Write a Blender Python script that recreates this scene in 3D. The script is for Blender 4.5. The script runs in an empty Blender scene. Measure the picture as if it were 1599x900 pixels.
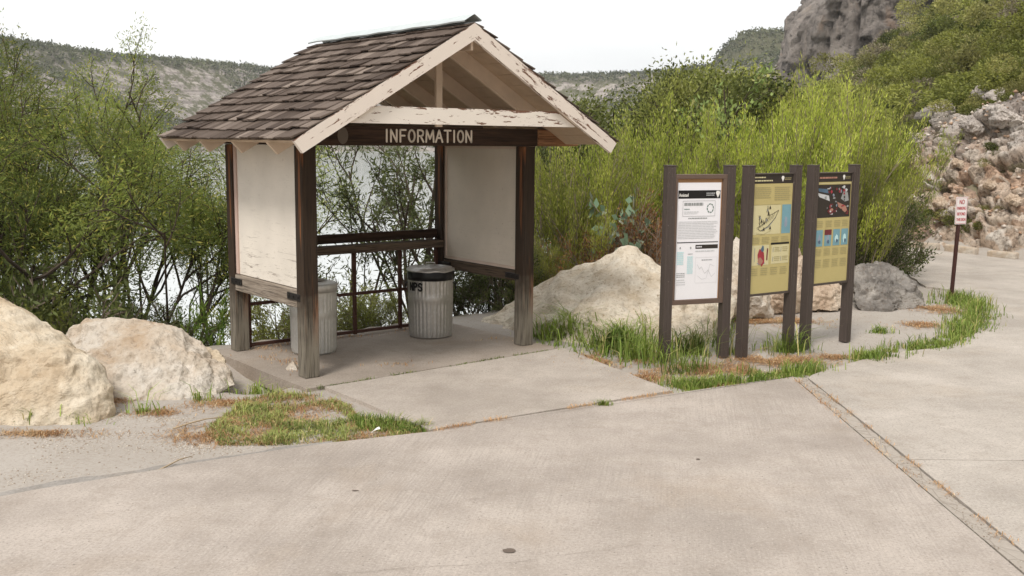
import bpy, bmesh, math, random
import numpy as np
from mathutils import Vector, Matrix, noise as mnoise

R = math.radians
# ------------------------------------------------------------------ camera, world, sun, exposure
F, PITCH, ROLL, H = 1604.18, 0.1432, 0.0094, 2.0821
sc = bpy.context.scene
COL = sc.collection
cam = bpy.data.cameras.new('camera')
cam.sensor_width = 36.0
cam.lens = F / 1599 * 36.0
cam.clip_start = 0.05
cam.clip_end = 6000
co = bpy.data.objects.new('camera', cam)
COL.objects.link(co)
fwd = Vector((0, math.cos(PITCH), -math.sin(PITCH)))
rt = Vector((1, 0, 0))
up = rt.cross(fwd)
r2 = math.cos(ROLL) * rt + math.sin(ROLL) * up
u2 = -math.sin(ROLL) * rt + math.cos(ROLL) * up
co.matrix_world = Matrix(((r2.x, u2.x, -fwd.x, 0), (r2.y, u2.y, -fwd.y, 0), (r2.z, u2.z, -fwd.z, H), (0, 0, 0, 1)))
sc.camera = co

SUN_EL, SUN_AZ = 52, 205       # azimuth: compass-like, clockwise from +Y (behind the camera, to the left)
w = bpy.data.worlds.new('World')
sc.world = w
w.use_nodes = True
nt = w.node_tree
nt.nodes.clear()
out = nt.nodes.new('ShaderNodeOutputWorld')
bg = nt.nodes.new('ShaderNodeBackground')
bg.inputs['Strength'].default_value = 0.12
sky = nt.nodes.new('ShaderNodeTexSky')
sky.sky_type = 'NISHITA'
sky.sun_disc = False
sky.sun_elevation = R(SUN_EL)
sky.sun_rotation = R(SUN_AZ)
sky.dust_density = 4
tc = nt.nodes.new('ShaderNodeTexCoord')
mp = nt.nodes.new('ShaderNodeMapping')
mp.inputs['Scale'].default_value = (1, 1, 3.5)
cn = nt.nodes.new('ShaderNodeTexNoise')
cn.inputs['Scale'].default_value = 2.2
cn.inputs['Detail'].default_value = 5
cr = nt.nodes.new('ShaderNodeValToRGB')
cr.color_ramp.elements[0].position = .35
cr.color_ramp.elements[0].color = (6.7, 6.8, 6.85, 1)
cr.color_ramp.elements[1].position = .62
cr.color_ramp.elements[1].color = (8.3, 8.3, 8.2, 1)
mx = nt.nodes.new('ShaderNodeMix')
mx.data_type = 'RGBA'
mx.inputs[0].default_value = 0.93      # nearly closed cloud deck over the clear sky
L = nt.links.new
L(tc.outputs['Generated'], mp.inputs['Vector']); L(mp.outputs[0], cn.inputs['Vector'])
L(cn.outputs['Fac'], cr.inputs[0]); L(sky.outputs[0], mx.inputs[6]); L(cr.outputs[0], mx.inputs[7])
L(mx.outputs[2], bg.inputs['Color']); L(bg.outputs[0], out.inputs['Surface'])

sl = bpy.data.lights.new('sun', 'SUN')
sl.energy = 2.1
sl.angle = R(14)
sl.color = (1, .95, .88)
so = bpy.data.objects.new('sun', sl)
COL.objects.link(so)
sd = Vector((math.sin(R(SUN_AZ)) * math.cos(R(SUN_EL)), math.cos(R(SUN_AZ)) * math.cos(R(SUN_EL)), math.sin(R(SUN_EL))))
so.rotation_euler = (-sd).to_track_quat('-Z', 'Y').to_euler()
vs = sc.view_settings
vs.view_transform = 'Standard'
vs.look = 'None'
vs.gamma = 1
vs.exposure = 0.36
vs.use_curve_mapping = False
sc.cycles.max_bounces = 6
sc.cycles.transparent_max_bounces = 4

# ------------------------------------------------------------------ helpers
def ray(px, py):
    return fwd * F + r2 * (px - 799.5) - u2 * (py - 450)

def gp(px, py, z=0.0):
    d = ray(px, py)
    t = (z - H) / d.z
    return Vector((d.x * t, d.y * t, z))

def at(px, py, Y):
    d = ray(px, py)
    t = Y / d.y
    return Vector((d.x * t, Y, H + d.z * t))

def tag(o, label=None, cat=None, group=None, kind=None):
    if label: o['label'] = label
    if cat: o['category'] = cat
    if group: o['group'] = group
    if kind: o['kind'] = kind
    return o

def thing(name, label, cat, loc=(0, 0, 0), rz=0, group=None):
    o = bpy.data.objects.new(name, None)
    o.empty_display_size = .2
    COL.objects.link(o)
    o.location = loc
    o.rotation_euler = (0, 0, rz)
    return tag(o, label, cat, group)

def link(name, me, parent=None, mats=()):
    o = bpy.data.objects.new(name, me)
    COL.objects.link(o)
    if parent: o.parent = parent
    for m in mats: me.materials.append(m)
    return o

def copy_tree(o, parent=None):
    c = o.copy()
    COL.objects.link(c)
    c.parent = parent
    for ch in o.children:
        copy_tree(ch, c)
    return c

def npmesh(name, V, Fq, smooth=False, mi=None):
    """V (n,3) array, Fq (m,k) array with k = 3 or 4"""
    me = bpy.data.meshes.new(name)
    V = np.asarray(V, dtype=np.float32); Fq = np.asarray(Fq, dtype=np.int32)
    k = Fq.shape[1]
    me.vertices.add(len(V)); me.vertices.foreach_set('co', V.ravel())
    me.loops.add(Fq.size); me.loops.foreach_set('vertex_index', Fq.ravel())
    me.polygons.add(len(Fq))
    me.polygons.foreach_set('loop_start', np.arange(0, Fq.size, k, dtype=np.int32))
    if smooth: me.polygons.foreach_set('use_smooth', np.ones(len(Fq), dtype=bool))
    if mi is not None: me.polygons.foreach_set('material_index', np.asarray(mi, dtype=np.int32))
    me.update(calc_edges=True)
    return me

class MB:
    def __init__(s): s.v = []; s.f = []; s.m = []
    def add(s, vs_, fs, m=0):
        b = len(s.v)
        s.v += [tuple(v) for v in vs_]
        for f in fs: s.f.append(tuple(b + i for i in f)); s.m.append(m)
    def box(s, a, b, m=0, M=None):
        x0, y0, z0 = a; x1, y1, z1 = b
        vs_ = [(x0, y0, z0), (x1, y0, z0), (x1, y1, z0), (x0, y1, z0), (x0, y0, z1), (x1, y0, z1), (x1, y1, z1), (x0, y1, z1)]
        if M: vs_ = [M @ Vector(v) for v in vs_]
        s.add(vs_, [(0, 3, 2, 1), (4, 5, 6, 7), (0, 1, 5, 4), (1, 2, 6, 5), (2, 3, 7, 6), (3, 0, 4, 7)], m)
        return s
    def tube(s, pts, r, n=8, m=0, cap=True):
        pts = [Vector(p) for p in pts]
        if not hasattr(r, '__len__'): r = [r] * len(pts)
        rings = []; ref = None
        for i, p in enumerate(pts):
            d = (pts[min(i + 1, len(pts) - 1)] - pts[max(i - 1, 0)]).normalized()
            if ref is None:
                ref = d.orthogonal().normalized()
            ref = (ref - d * ref.dot(d)).normalized()
            b = d.cross(ref)
            rings.append([p + (ref * math.cos(2 * math.pi * k / n) + b * math.sin(2 * math.pi * k / n)) * r[i] for k in range(n)])
        vs_ = [v for g in rings for v in g]
        fs = [(i * n + k, i * n + (k + 1) % n, (i + 1) * n + (k + 1) % n, (i + 1) * n + k) for i in range(len(pts) - 1) for k in range(n)]
        if cap: fs += [tuple(range(n - 1, -1, -1)), tuple((len(pts) - 1) * n + k for k in range(n))]
        s.add(vs_, fs, m); return s
    def lathe(s, prof, n=48, m=0, rf=None, c=(0, 0)):
        vs_ = []
        for r, z in prof:
            for k in range(n):
                a = 2 * math.pi * k / n
                rr = rf(r, z, a) if rf else r
                vs_.append((c[0] + rr * math.cos(a), c[1] + rr * math.sin(a), z))
        fs = [(i * n + k, i * n + (k + 1) % n, (i + 1) * n + (k + 1) % n, (i + 1) * n + k) for i in range(len(prof) - 1) for k in range(n)]
        s.add(vs_, fs, m); return s
    def prism(s, poly, z0, z1, m=0):
        n = len(poly)
        vs_ = [(p[0], p[1], z0) for p in poly] + [(p[0], p[1], z1) for p in poly]
        s.add(vs_, [tuple(range(n - 1, -1, -1)), tuple(range(n, 2 * n))] + [(i, (i + 1) % n, n + (i + 1) % n, n + i) for i in range(n)], m); return s
    def mesh(s, name):
        me = bpy.data.meshes.new(name)
        me.from_pydata(s.v, [], s.f)
        me.polygons.foreach_set('material_index', s.m)
        me.update(); return me
    def build(s, name, mats, parent=None, bevel=0, smooth=False):
        if not isinstance(mats, (list, tuple)): mats = [mats]
        me = s.mesh(name)
        if smooth: me.polygons.foreach_set('use_smooth', [True] * len(me.polygons))
        o = link(name, me, parent, mats)
        if bevel:
            b = o.modifiers.new('bevel', 'BEVEL'); b.width = bevel; b.segments = 2; b.limit_method = 'ANGLE'
        return o

# ---- vectorised value noise
def _h(ix, iy, iz, seed):
    n = (ix * 374761393 + iy * 668265263 + iz * 2147483647 + seed * 974634777) & 0xffffffff
    n = ((n ^ (n >> 13)) * 1274126177) & 0xffffffff
    n = ((n ^ (n >> 16)) * 2246822519) & 0xffffffff
    return ((n ^ (n >> 15)) & 0xffffff) / float(0xffffff)

def vnoise(P, seed=0):
    P = np.asarray(P, dtype=np.float64)
    i = np.floor(P).astype(np.int64); f = P - i
    u = f * f * (3 - 2 * f)
    r = 0
    for a in (0, 1):
        for b in (0, 1):
            for c in (0, 1):
                wgt = (u[:, 0] if a else 1 - u[:, 0]) * (u[:, 1] if b else 1 - u[:, 1]) * (u[:, 2] if c else 1 - u[:, 2])
                r = r + wgt * _h(i[:, 0] + a, i[:, 1] + b, i[:, 2] + c, seed)
    return r * 2 - 1

def fbm(P, oct=4, seed=0, gain=.5, ridge=False):
    P = np.asarray(P, dtype=np.float64); s = 0; a = 1; t = 0
    for o in range(oct):
        n = vnoise(P * (2.03 ** o) + o * 7.3, seed + o)
        if ridge: n = 1 - 2 * np.abs(n)
        s = s + a * n; t += a; a *= gain
    return s / t

def worley(P, seed=0):
    P = np.asarray(P, dtype=np.float64); i = np.floor(P).astype(np.int64)
    f1 = np.full(len(P), 9.0); f2 = np.full(len(P), 9.0); idr = np.zeros(len(P)); dx1 = np.zeros((len(P), 3))
    for a in (-1, 0, 1):
        for b in (-1, 0, 1):
            for c in (-1, 0, 1):
                j0, j1, j2 = i[:, 0] + a, i[:, 1] + b, i[:, 2] + c
                q = np.stack([j0 + _h(j0, j1, j2, seed), j1 + _h(j0, j1, j2, seed + 1), j2 + _h(j0, j1, j2, seed + 2)], 1)
                d = np.sqrt(((P - q) ** 2).sum(1)); r_ = _h(j0, j1, j2, seed + 3)
                m = d < f1
                f2 = np.where(m, f1, np.minimum(f2, d)); idr = np.where(m, r_, idr); dx1 = np.where(m[:, None], P - q, dx1); f1 = np.where(m, d, f1)
    return f1, f2, idr, dx1

def sdist(x, y, poly):
    """signed distance to an open polyline; positive on its left"""
    best = np.full(x.shape, 1e18); sg = np.zeros(x.shape)
    for (ax, ay), (bx, by) in zip(poly[:-1], poly[1:]):
        dx, dy = bx - ax, by - ay
        t = np.clip(((x - ax) * dx + (y - ay) * dy) / (dx * dx + dy * dy), 0, 1)
        qx, qy = x - ax - t * dx, y - ay - t * dy
        d = qx * qx + qy * qy
        cr_ = dx * (y - ay) - dy * (x - ax)
        m = d < best
        best = np.where(m, d, best); sg = np.where(m, np.sign(cr_), sg)
    return np.sqrt(best) * sg

# ---- node materials
class NM:
    def __init__(s, name, rough=.8, spec=.3):
        s.m = bpy.data.materials.new(name); s.m.use_nodes = True
        s.t = s.m.node_tree; s.b = s.t.nodes['Principled BSDF']
        s.b.inputs['Roughness'].default_value = rough
        s.b.inputs['Specular IOR Level'].default_value = spec
        s._c = None
    def n(s, typ, **kw):
        nd = s.t.nodes.new(typ)
        for k, v in kw.items(): setattr(nd, k, v)
        return nd
    def set(s, sock, v):
        if hasattr(v, 'is_output'): s.t.links.new(v, sock)
        else: sock.default_value = v
    def coord(s, scale=(1, 1, 1), kind='Object', rot=(0, 0, 0)):
        c = s.n('ShaderNodeTexCoord'); m = s.n('ShaderNodeMapping')
        s.set(m.inputs['Vector'], c.outputs[kind]); m.inputs['Scale'].default_value = scale; m.inputs['Rotation'].default_value = rot
        return m.outputs[0]
    def along(s, ang, scale):
        m = s.n('ShaderNodeMapping'); s.set(m.inputs['Vector'], s.coord(rot=(0, 0, -ang))); m.inputs['Scale'].default_value = scale; return m.outputs[0]
    def noise(s, scale, detail=5, rough=.55, vec=None, dist=0):
        nd = s.n('ShaderNodeTexNoise'); nd.inputs['Scale'].default_value = scale; nd.inputs['Detail'].default_value = detail
        nd.inputs['Roughness'].default_value = rough; nd.inputs['Distortion'].default_value = dist
        s.set(nd.inputs['Vector'], vec if vec is not None else s.coord()); return nd.outputs['Fac']
    def voro(s, scale, vec=None, feat='F1', out='Distance'):
        nd = s.n('ShaderNodeTexVoronoi', feature=feat); nd.inputs['Scale'].default_value = scale
        s.set(nd.inputs['Vector'], vec if vec is not None else s.coord()); return nd.outputs[out]
    def ramp(s, fac, stops):
        nd = s.n('ShaderNodeValToRGB'); e = nd.color_ramp.elements
        while len(e) < len(stops): e.new(.5)
        for i, (p, c) in enumerate(stops):
            e[i].position = p
            e[i].color = (c, c, c, 1) if not hasattr(c, '__len__') else tuple(c) + (1,)
        s.set(nd.inputs[0], fac); return nd.outputs[0]
    def mix(s, fac, a, b, mode='MIX'):
        nd = s.n('ShaderNodeMix', data_type='RGBA', blend_type=mode)
        for i, v in ((0, fac), (6, a), (7, b)):
            if not hasattr(v, 'is_output') and i and len(v) == 3: v = tuple(v) + (1,)
            s.set(nd.inputs[i], v)
        return nd.outputs[2]
    def math(s, op, a, b=0.0):
        nd = s.n('ShaderNodeMath', operation=op); s.set(nd.inputs[0], a); s.set(nd.inputs[1], b); return nd.outputs[0]
    def sep(s, vec, i):
        nd = s.n('ShaderNodeSeparateXYZ'); s.set(nd.inputs[0], vec); return nd.outputs[i]
    def attr(s, name):
        nd = s.n('ShaderNodeAttribute', attribute_name=name); return nd.outputs['Fac']
    def rnd(s):
        return s.n('ShaderNodeNewGeometry').outputs['Random Per Island']
    def orand(s):
        return s.n('ShaderNodeObjectInfo').outputs['Random']
    def bump(s, h, strength=.5, dist=.01):
        nd = s.n('ShaderNodeBump'); nd.inputs['Strength'].default_value = strength; nd.inputs['Distance'].default_value = dist
        s.set(nd.inputs['Height'], h); s.set(s.b.inputs['Normal'], nd.outputs[0]); return s
    def color(s, c):
        s.set(s.b.inputs['Base Color'], c if hasattr(c, 'is_output') else tuple(c) + (1,)); return s
    def done(s): return s.m

def plain(name, c, rough=.7, var=.12, metal=0):
    m = NM(name, rough); n_ = m.noise(9, 4)
    m.color(m.mix(n_, [x * (1 - var) for x in c], [min(1, x * (1 + var)) for x in c])); m.b.inputs['Metallic'].default_value = metal
    return m.done()

def leaf_mat(name, c1, c2, c3, transl=.35, clump=1.3, rough=.55):
    """c1/c2 leaf colours in clumps, c3 the odd yellow leaf"""
    m = NM(name, rough, .25)
    a = m.ramp(m.noise(clump, 3), [(.38, c1), (.62, c2)])
    r_ = m.rnd()
    b_ = m.mix(m.ramp(r_, [(.80, 0.0), (.95, 1.0)]), a, c3)
    hsv = m.n('ShaderNodeHueSaturation'); m.set(hsv.inputs['Color'], b_)
    m.set(hsv.inputs['Value'], m.math('MULTIPLY', m.math('ADD', m.math('MULTIPLY', m.math('FRACT', m.math('MULTIPLY', r_, 17.3)), .6), .7), m.math('ADD', m.math('MULTIPLY', m.orand(), .6), .68)))
    col = hsv.outputs[0]
    m.color(col)
    tr = m.n('ShaderNodeBsdfTranslucent'); m.set(tr.inputs['Color'], col)
    ms = m.n('ShaderNodeMixShader'); ms.inputs[0].default_value = transl
    o = m.t.nodes['Material Output']
    m.set(ms.inputs[1], m.b.outputs[0]); m.set(ms.inputs[2], tr.outputs[0]); m.set(o.inputs[0], ms.outputs[0])
    return m.done()

def bark_mat(name, c1, c2):
    m = NM(name, .9, .1); n_ = m.noise(1, 5, vec=m.coord((40, 40, 8)))
    m.color(m.mix(n_, c1, c2)); m.bump(n_, .6, .01); return m.done()

def concrete(name, c, line_rot, stain=1.0, lines=.5):
    m = NM(name, .85, .25)
    big = m.noise(.7, 7, .68); mid = m.noise(3.6, 8, .75); fine = m.noise(55, 6, .85); spk = m.voro(30, out='Distance')
    a = m.mix(m.ramp(big, [(.38, 0.0), (.62, 1.0)]), (c[0] * .80, c[1] * .79, c[2] * .78), [min(1, x * 1.14) for x in c])
    a = m.mix(m.ramp(mid, [(.50, .0), (.66, .38 * stain)]), a, (c[0] * .62, c[1] * .58, c[2] * .53))
    tan = m.ramp(m.noise(.9, 4, .6, vec=m.coord((1, 1, 1), rot=(0, 0, 1.1))), [(.55, 0.0), (.75, .4 * stain)])
    a = m.mix(tan, a, (c[0] * .88, c[1] * .76, c[2] * .60))
    pt = m.ramp(m.noise(3.4, 5, .6, vec=m.coord((1, 1.6, 1))), [(.66, 0.0), (.74, .5 * stain)])
    a = m.mix(pt, a, (c[0] * .55, c[1] * .53, c[2] * .5))
    st = m.noise(1, 4, .6, vec=m.along(line_rot, (2, 80, 1)))
    a = m.mix(m.math('MULTIPLY', m.ramp(st, [(.38, .75 * lines), (.55, 0.0)]), m.ramp(m.noise(.45, 4, .6, vec=m.coord((1, 1, 1), rot=(0, 0, .3))), [(.42, .12), (.60, 1.0)])), a, [x * .62 for x in c])
    a = m.mix(m.ramp(fine, [(.36, .75), (.50, 0.0)]), a, [x * .55 for x in c]); a = m.mix(m.ramp(fine, [(.54, 0.0), (.68, .6)]), a, [min(1, x * 1.35) for x in c]); sk = m.noise(1, 6, .7, vec=m.along(line_rot + .15, (.6, 4.5, 1))); a = m.mix(m.ramp(sk, [(.52, 0.0), (.68, .30 * stain)]), a, (c[0] * .70, c[1] * .67, c[2] * .64))
    a = m.mix(m.ramp(spk, [(.07, .55), (.16, 0.0)]), a, [min(1, x * 1.35) for x in c])
    pit = m.voro(16, vec=m.coord((1, 1, 1), rot=(0, 0, .5)))
    a = m.mix(m.ramp(pit, [(.05, .75), (.10, 0.0)]), a, [x * .35 for x in c])
    m.color(a)
    hh = m.math('ADD', m.math('MULTIPLY', fine, .5), m.math('MULTIPLY', st, .8 * lines)); hh = m.math('ADD', hh, m.math('MULTIPLY', mid, .6))
    m.bump(hh, .7, .008); return m.done()

M = {}
M['road'] = concrete('road_concrete', (.425, .370, .325), R(81), 1.0, .55)
M['road2'] = concrete('road_concrete_pale', (.45, .402, .355), R(15), .9, .3)
M['apron'] = concrete('walk_concrete', (.44, .385, .335), R(60), .8, .3)
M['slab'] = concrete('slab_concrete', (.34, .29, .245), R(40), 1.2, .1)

def gutter_mat():
    m = NM('gutter_mortar', .95, .1)
    v = m.voro(9, vec=m.along(.4, (1, .55, 1)), feat='DISTANCE_TO_EDGE'); n_ = m.noise(26, 7, .8)
    a = m.mix(n_, (.30, .26, .22), (.50, .445, .39)); a = m.mix(m.ramp(v, [(.012, .4), (.035, 0.0)]), a, (.18, .15, .125))
    m.color(a); m.bump(m.math('ADD', m.ramp(v, [(0, .6), (.10, 1.0)]), n_), .7, .012); return m.done()
M['gutter'] = gutter_mat()
M['strip'] = concrete('asphalt_edge', (.31, .285, .26), .4, 1.6, .2)

def ground_mat():
    m = NM('ground_earth', .95, .1)
    big = m.noise(.8, 5, .6); fine = m.noise(42, 5, .75); v = m.voro(30)
    near = m.mix(m.ramp(big, [(.35, 0.0), (.65, 1.0)]), (.36, .32, .28), (.43, .39, .35))
    near = m.mix(m.ramp(fine, [(.36, .45), (.50, 0.0)]), near, (.24, .19, .15))
    near = m.mix(m.ramp(v, [(.08, .35), (.18, 0.0)]), near, (.58, .53, .47))
    bank = m.mix(m.noise(1.5, 5, .7), (.10, .085, .05), (.21, .18, .11))
    hill = m.mix(m.ramp(m.noise(.35, 6, .7), [(.4, 0.0), (.6, 1.0)]), (.085, .09, .035), (.25, .215, .15))
    hill = m.mix(m.ramp(m.noise(2.2, 5, .7), [(.45, 0.0), (.62, .8)]), hill, (.10, .115, .04))
    hill = m.mix(m.ramp(m.noise(1.1, 3, .5, vec=m.coord((1.3, 1.3, 1.3), rot=(.4, .2, .9))), [(.60, 0.0), (.68, .75)]), hill, (.40, .375, .34))
    a = m.mix(m.attr('bank'), near, bank); a = m.mix(m.attr('hill'), a, hill)
    m.color(a); m.bump(m.math('ADD', fine, m.ramp(v, [(.0, .5), (.2, 0.0)])), .5, .012); return m.done()
M['ground'] = ground_mat()

def far_mat():
    m = NM('far_hill_rock', .95, .05)
    sp = m.noise(.16, 8, .78); s2 = m.noise(.55, 6, .75)
    strata = m.noise(1, 5, .7, vec=m.coord((.008, .008, .55)))
    rock = m.mix(m.ramp(strata, [(.4, 0.0), (.6, 1.0)]), (.22, .19, .17), (.44, .39, .35))
    rock = m.mix(m.ramp(s2, [(.38, .7), (.52, 0.0)]), rock, (.13, .11, .10))
    shrub = m.mix(s2, (.06, .062, .034), (.16, .155, .09))
    a = m.mix(m.ramp(sp, [(.47, 0.0), (.53, 1.0)]), rock, shrub)
    a = m.mix(m.attr('top'), a, shrub)
    m.color(a); m.bump(s2, .7, 1.5); return m.done()
M['far'] = far_mat()

def cliff_mat():
    m = NM('cliff_rock', .95, .05)
    a0 = m.noise(.28, 8, .72); v_ = m.noise(1, 7, .7, vec=m.coord((.9, .9, .13)), dist=.5); f = m.noise(1.8, 8, .78)
    a = m.mix(m.ramp(a0, [(.35, 0.0), (.68, 1.0)]), (.20, .178, .163), (.42, .37, .33))
    a = m.mix(m.ramp(v_, [(.56, 0.0), (.70, .75)]), a, (.42, .35, .30))
    a = m.mix(m.ramp(v_, [(.28, .8), (.42, 0.0)]), a, (.06, .055, .055))
    a = m.mix(m.ramp(f, [(.36, .65), (.47, 0.0)]), a, (.085, .075, .07))
    rust = m.ramp(m.noise(.35, 4, .6, vec=m.coord((1, 1, .6), rot=(.3, 0, .7))), [(.60, 0.0), (.72, .6)])
    a = m.mix(rust, a, (.33, .22, .15))
    m.color(a); m.bump(m.math('ADD', f, v_), .9, .6); return m.done()
M['cliff'] = cliff_mat()

def cut_mat():
    m = NM('road_cut_rock', .95, .08)
    a0 = m.noise(.75, 6, .65); f = m.noise(6, 7, .75); v = m.voro(2.6, vec=m.coord((1, 1, 1.4)), feat='DISTANCE_TO_EDGE')
    a0 = m.math('ADD', m.math('MULTIPLY', m.attr('tint'), .55), m.math('MULTIPLY', a0, .45)); a = m.ramp(a0, [(.26, (.32, .25, .20)), (.38, (.50, .33, .23)), (.48, (.60, .51, .42)), (.62, (.54, .41, .31)), (.74, (.66, .60, .53))])
    a = m.mix(m.ramp(f, [(.38, .75), (.52, 0.0)]), a, (.14, .105, .08))
    a = m.mix(m.ramp(f, [(.58, 0.0), (.70, .7)]), a, (.62, .56, .50))
    g_ = m.noise(2.2, 5, .7); a = m.mix(m.math('MULTIPLY', m.attr('high'), .8), a, m.mix(a0, (.27, .24, .22), (.56, .51, .47))); a = m.mix(m.ramp(m.noise(14, 5, .75), [(.36, .7), (.46, 0.0)]), a, (.08, .06, .045))
    m.color(a); m.bump(f, .9, .08); return m.done()
M['cut'] = cut_mat()

def rock_mat(name, c1, c2, c3, dark=(.17, .13, .10), pit=.5, sc_=1.0):
    m = NM(name, .92, .15)
    a0 = m.noise(2.1 * sc_, 6, .62); f = m.noise(22 * sc_, 6, .72); g = m.noise(7 * sc_, 5, .65)
    a = m.ramp(a0, [(.32, c1), (.50, c2), (.70, c3)])
    a = m.mix(m.ramp(g, [(.58, 0.0), (.72, .55)]), a, [min(1, x * 1.2) for x in c3])
    a = m.mix(m.ramp(f, [(.32, pit), (.46, 0.0)]), a, dark)
    a = m.mix(m.ramp(g, [(.28, .5), (.40, 0.0)]), a, [x * .6 for x in c1])
    m.color(a); m.bump(m.math('ADD', f, m.math('MULTIPLY', g, 1.6)), .8, .03); return m.done()
M['rock_tan'] = rock_mat('limestone_tan', (.43, .32, .21), (.58, .48, .355), (.68, .61, .50), pit=.45, sc_=.9)
M['rock_white'] = rock_mat('limestone_white', (.44, .33, .23), (.56, .485, .40), (.64, .595, .535), pit=.55)
M['rock_pitted'] = rock_mat('limestone_pitted', (.52, .42, .30), (.64, .56, .45), (.72, .66, .56), dark=(.30, .21, .12), pit=.85, sc_=1.3)
M['rock_grey'] = rock_mat('rock_grey_lichen', (.10, .09, .082), (.23, .21, .19), (.42, .385, .345), pit=.8)
M['rock_brown'] = rock_mat('rock_brown', (.38, .27, .19), (.52, .41, .31), (.62, .53, .43), pit=.5)
M['rock_hill'] = rock_mat('rock_hillside', (.28, .25, .23), (.45, .40, .36), (.58, .53, .48), pit=.65, sc_=.9)

def wood_post():
    m = NM('post_wood', .75, .25)
    z = m.sep(m.coord(), 2)
    g = m.noise(1, 6, .7, vec=m.coord((30, 30, 1.8)), dist=.9); g2 = m.noise(1, 3, .5, vec=m.coord((90, 90, 3)))
    dk = m.mix(g, (.016, .011, .008), (.065, .040, .024))
    red = m.mix(g, (.12, .042, .016), (.36, .14, .052))
    sel = m.ramp(m.noise(1, 3, .5, vec=m.coord((11, 11, .9))), [(.55, 0.0), (.63, .85)])
    c_ = m.mix(sel, dk, red)
    grey = m.mix(g, (.11, .095, .07), (.30, .265, .215))
    c_ = m.mix(m.ramp(m.math('ADD', z, m.math('MULTIPLY', m.noise(6, 4), .5)), [(.50, 1.0), (1.05, 0.0)]), c_, grey)
    c_ = m.mix(m.ramp(g2, [(.36, .8), (.48, 0.0)]), c_, (.012, .009, .007))
    m.color(c_); m.bump(m.math('ADD', g, g2), .7, .006); return m.done()
M['post'] = wood_post()
def wood_board(name, ca, cb, ax, crack=.7, rough=.8):
    s1 = [34, 34, 34]; s1[ax] = 1.8; s2 = [120, 120, 120]; s2[ax] = 4
    m = NM(name, rough, .2); g = m.noise(1, 6, .65, vec=m.coord(tuple(s1)), dist=.6); g2 = m.noise(1, 3, .5, vec=m.coord(tuple(s2)))
    a = m.mix(m.ramp(g, [(.3, 0.0), (.7, 1.0)]), ca, cb); a = m.mix(m.ramp(g2, [(.34, crack), (.46, 0.0)]), a, [x * .25 for x in ca])
    m.color(a); m.bump(m.math('ADD', g, g2), .7, .005); return m.done()
M['beam'] = wood_board('beam_wood', (.018, .011, .008), (.075, .042, .026), 0)
M['beam_end'] = wood_board('beam_weathered_wood', (.13, .055, .025), (.42, .23, .12), 0)
M['beam_v'] = wood_board('side_beam_wood', (.02, .013, .01), (.07, .04, .025), 1)
M['rail_v'] = wood_board('weathered_rail', (.16, .125, .095), (.40, .34, .28), 1)
M['rail_dark'] = wood_board('dark_rail', (.05, .035, .026), (.16, .115, .08), 1)
M['ledge'] = wood_board('ledge_wood', (.05, .035, .025), (.19, .14, .10), 0)
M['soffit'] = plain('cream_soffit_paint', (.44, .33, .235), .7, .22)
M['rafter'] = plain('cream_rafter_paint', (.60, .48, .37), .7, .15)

def peel(name, c, amt, edge=None):
    m = NM(name, .65, .3)
    n1 = m.noise(1, 6, .7, vec=m.coord((5, 30, 30)), dist=.4); n2 = m.noise(1.6, 3, .6)
    lev = m.math('ADD', n1, m.math('MULTIPLY', n2, .35))
    if edge is not None:
        zz = m.sep(m.coord(), 2)
        lev = m.math('ADD', lev, m.ramp(m.math('DIVIDE', zz, edge), [(.76, 0.0), (1.0, .16)]))
    wood = m.mix(n1, (.09, .035, .02), (.24, .13, .085))
    base = m.mix(m.noise(7, 4), [x * .92 for x in c], c)
    mask = m.ramp(lev, [(amt, 0.0), (amt + .015, 1.0)])
    m.color(m.mix(mask, base, wood)); m.bump(m.math('SUBTRACT', 1.0, mask), .5, .004); return m.done()
M['rake'] = peel('peeling_cream_paint', (.80, .71, .63), .79, .14)
M['rake2'] = peel('peeling_cream_paint_worn', (.80, .71, .63), .755, .15)
M['collar'] = peel('flaking_white_paint', (.82, .75, .67), .765, .15)

def panel_mat(name, c, streak):
    m = NM(name, .8, .2)
    g = m.noise(1, 6, .7, vec=m.coord((3, 3, 42)), dist=1.2); b = m.noise(1.4, 4, .6); z = m.sep(m.coord(), 2)
    a = m.mix(m.ramp(b, [(.3, 0.0), (.7, 1.0)]), [x * .82 for x in c], c)
    zone = m.ramp(m.math('ADD', m.math('MULTIPLY', z, .5), m.math('MULTIPLY', m.noise(3.5, 3), .5)), [(.68, streak), (.92, streak * .08)])
    a = m.mix(m.math('MULTIPLY', m.ramp(g, [(.56, 0.0), (.64, .9)]), zone), a, (.27, .22, .18))
    a = m.mix(m.ramp(m.noise(30, 3), [(.66, 0.0), (.72, .4)]), a, (.30, .22, .16))
    m.color(a); m.bump(g, .4, .003); return m.done()
M['panel_l'] = panel_mat('painted_plywood_cracked', (.80, .735, .65), 1.0)
M['panel_r'] = panel_mat('painted_plywood', (.68, .61, .52), .2)
M['trim'] = plain('panel_trim', (.62, .50, .42), .8, .15)

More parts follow.
